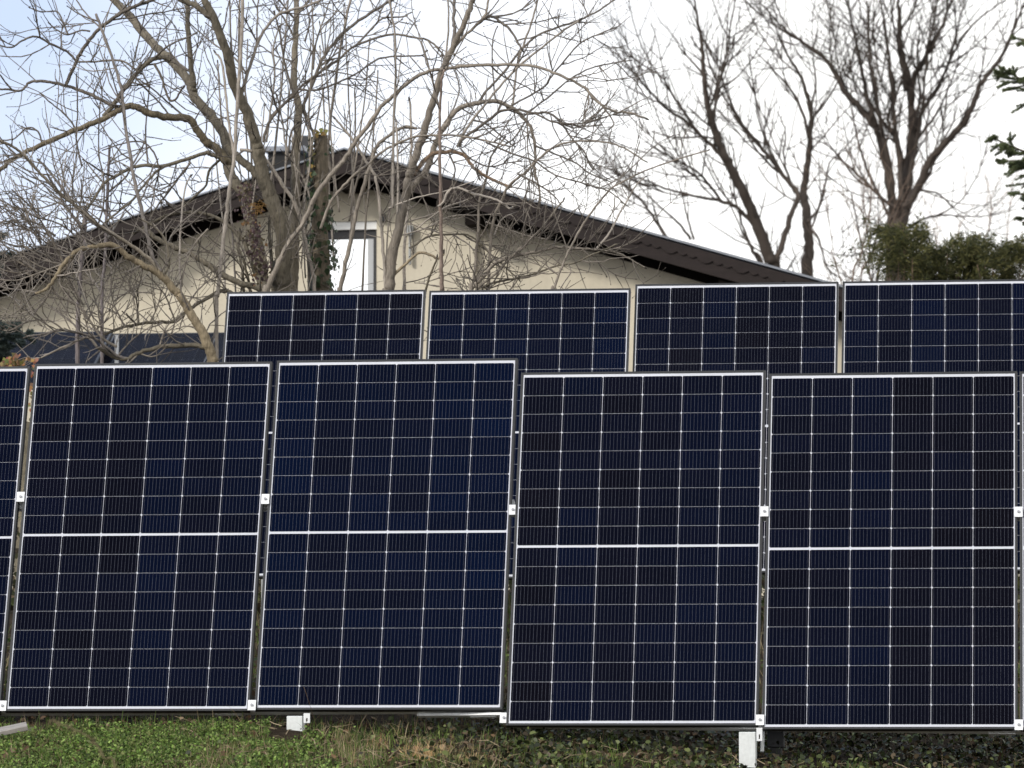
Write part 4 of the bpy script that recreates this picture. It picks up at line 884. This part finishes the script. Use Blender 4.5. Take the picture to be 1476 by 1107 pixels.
# twigs and stalks lying about
m = MB()
for k in range(330):
    x, y = rnd.uniform(-1.6, 2.5), rnd.uniform(19.2, 21.6); L = rnd.uniform(0.04, 0.16); a_ = rnd.uniform(0, pi); p0 = Vector((x, y, ground_z(x, y)+0.02)); d = Vector((cos(a_), sin(a_)*0.6, rnd.uniform(-.1, .35)))
    g_ = rnd.uniform(.6, 1.2); m.tube([p0, p0+d*L*0.5+Vector((0,0,rnd.uniform(-.01,.015))), p0+d*L], [0.0026, 0.0022, 0.0012], 4, (0.34*g_, 0.27*g_, 0.18*g_), cap=False)
o = m.build('fallen_twigs', M_dry); tag(o, 'pale fallen twigs and stalks scattered on the ground', 'twigs', kind='stuff')
# thin dry stem in front of the second panel, and an out-of-focus stalk nearer the camera
m = MB(); m.tube(catmull([at(462, 1062, 20.7), at(452, 1034, 20.65), at(444, 1008, 20.6), at(438, 990, 20.58)], 5), [0.0011]*16, 4, (0.20,0.14,0.09)); o = m.build('grass_stalk', M_dry); tag(o, 'hair-thin dry stalk in front of the second front panel', 'plant stem')
m = MB(); Yf = 13.0; root = Vector((at(165, 1120, Yf).x, Yf, ground_z(at(165, 1120, Yf).x, Yf)))
pts = catmull([root - Vector((0,0,0.02)), at(168,1140,Yf), at(150,1092,Yf), at(132,1066,Yf), at(104,1050,Yf), at(72,1038,Yf)], 6)
m.tube([p_-root for p_ in pts], [0.004-0.0022*i/len(pts) for i in range(len(pts))], 5, (0.17,0.15,0.08))
for k in range(70):
    i = rnd.randrange(len(pts)//3, len(pts)-1); p_ = pts[i].lerp(pts[i+1], rnd.random())-root; e = Vector((rnd.gauss(0,1), rnd.gauss(0,1), rnd.gauss(0,1))).normalized()*rnd.uniform(.008,.018); m.tube([p_, p_+e], [0.0016, 0.0008], 3, (0.19,0.15,0.09), cap=False)
o = m.build('seed_stalk', M_dry); o.location = root; tag(o, 'blurred brown seed stalk in the foreground at the lower left', 'plant stem')
# dead orange leaves caught behind the leftmost panels
c_ = at(18, 521, 27.3); root = empty('dead_branch', c_); tag(root, 'twig with curled orange dead leaves behind the left edge panel', 'branch')
m = MB(); m.tube([Vector((-.12,0,-.9)), Vector((-.05,0,-.4)), Vector((0,0,0)), Vector((.10,0,.03))], [.006,.005,.004,.002], 5, (0.2,0.16,0.12)); m.build('stem', M_twig, root, smooth=True)
m = MB()
for k in range(60):
    ivy_leaf(m, Vector((rnd.gauss(-0.005,.05), rnd.gauss(0,.03), rnd.gauss(-.005,.018))), Vector((rnd.uniform(-1,1), -1, rnd.uniform(-.5,1))).normalized(), rnd.uniform(.018,.036), tuple(v*rnd.uniform(.6,1.2) for v in (0.27,0.165,0.085)), rnd.uniform(-3,3))
for k in range(26):
    ivy_leaf(m, Vector((rnd.gauss(0.115,.012), rnd.gauss(0,.02), rnd.uniform(-.35,.02))), Vector((rnd.uniform(-1,1), -1, rnd.uniform(-.5,1))).normalized(), rnd.uniform(.018,.032), tuple(v*rnd.uniform(.6,1.2) for v in (0.27,0.165,0.085)), rnd.uniform(-3,3))
m.build('leaves', M_dry, root)
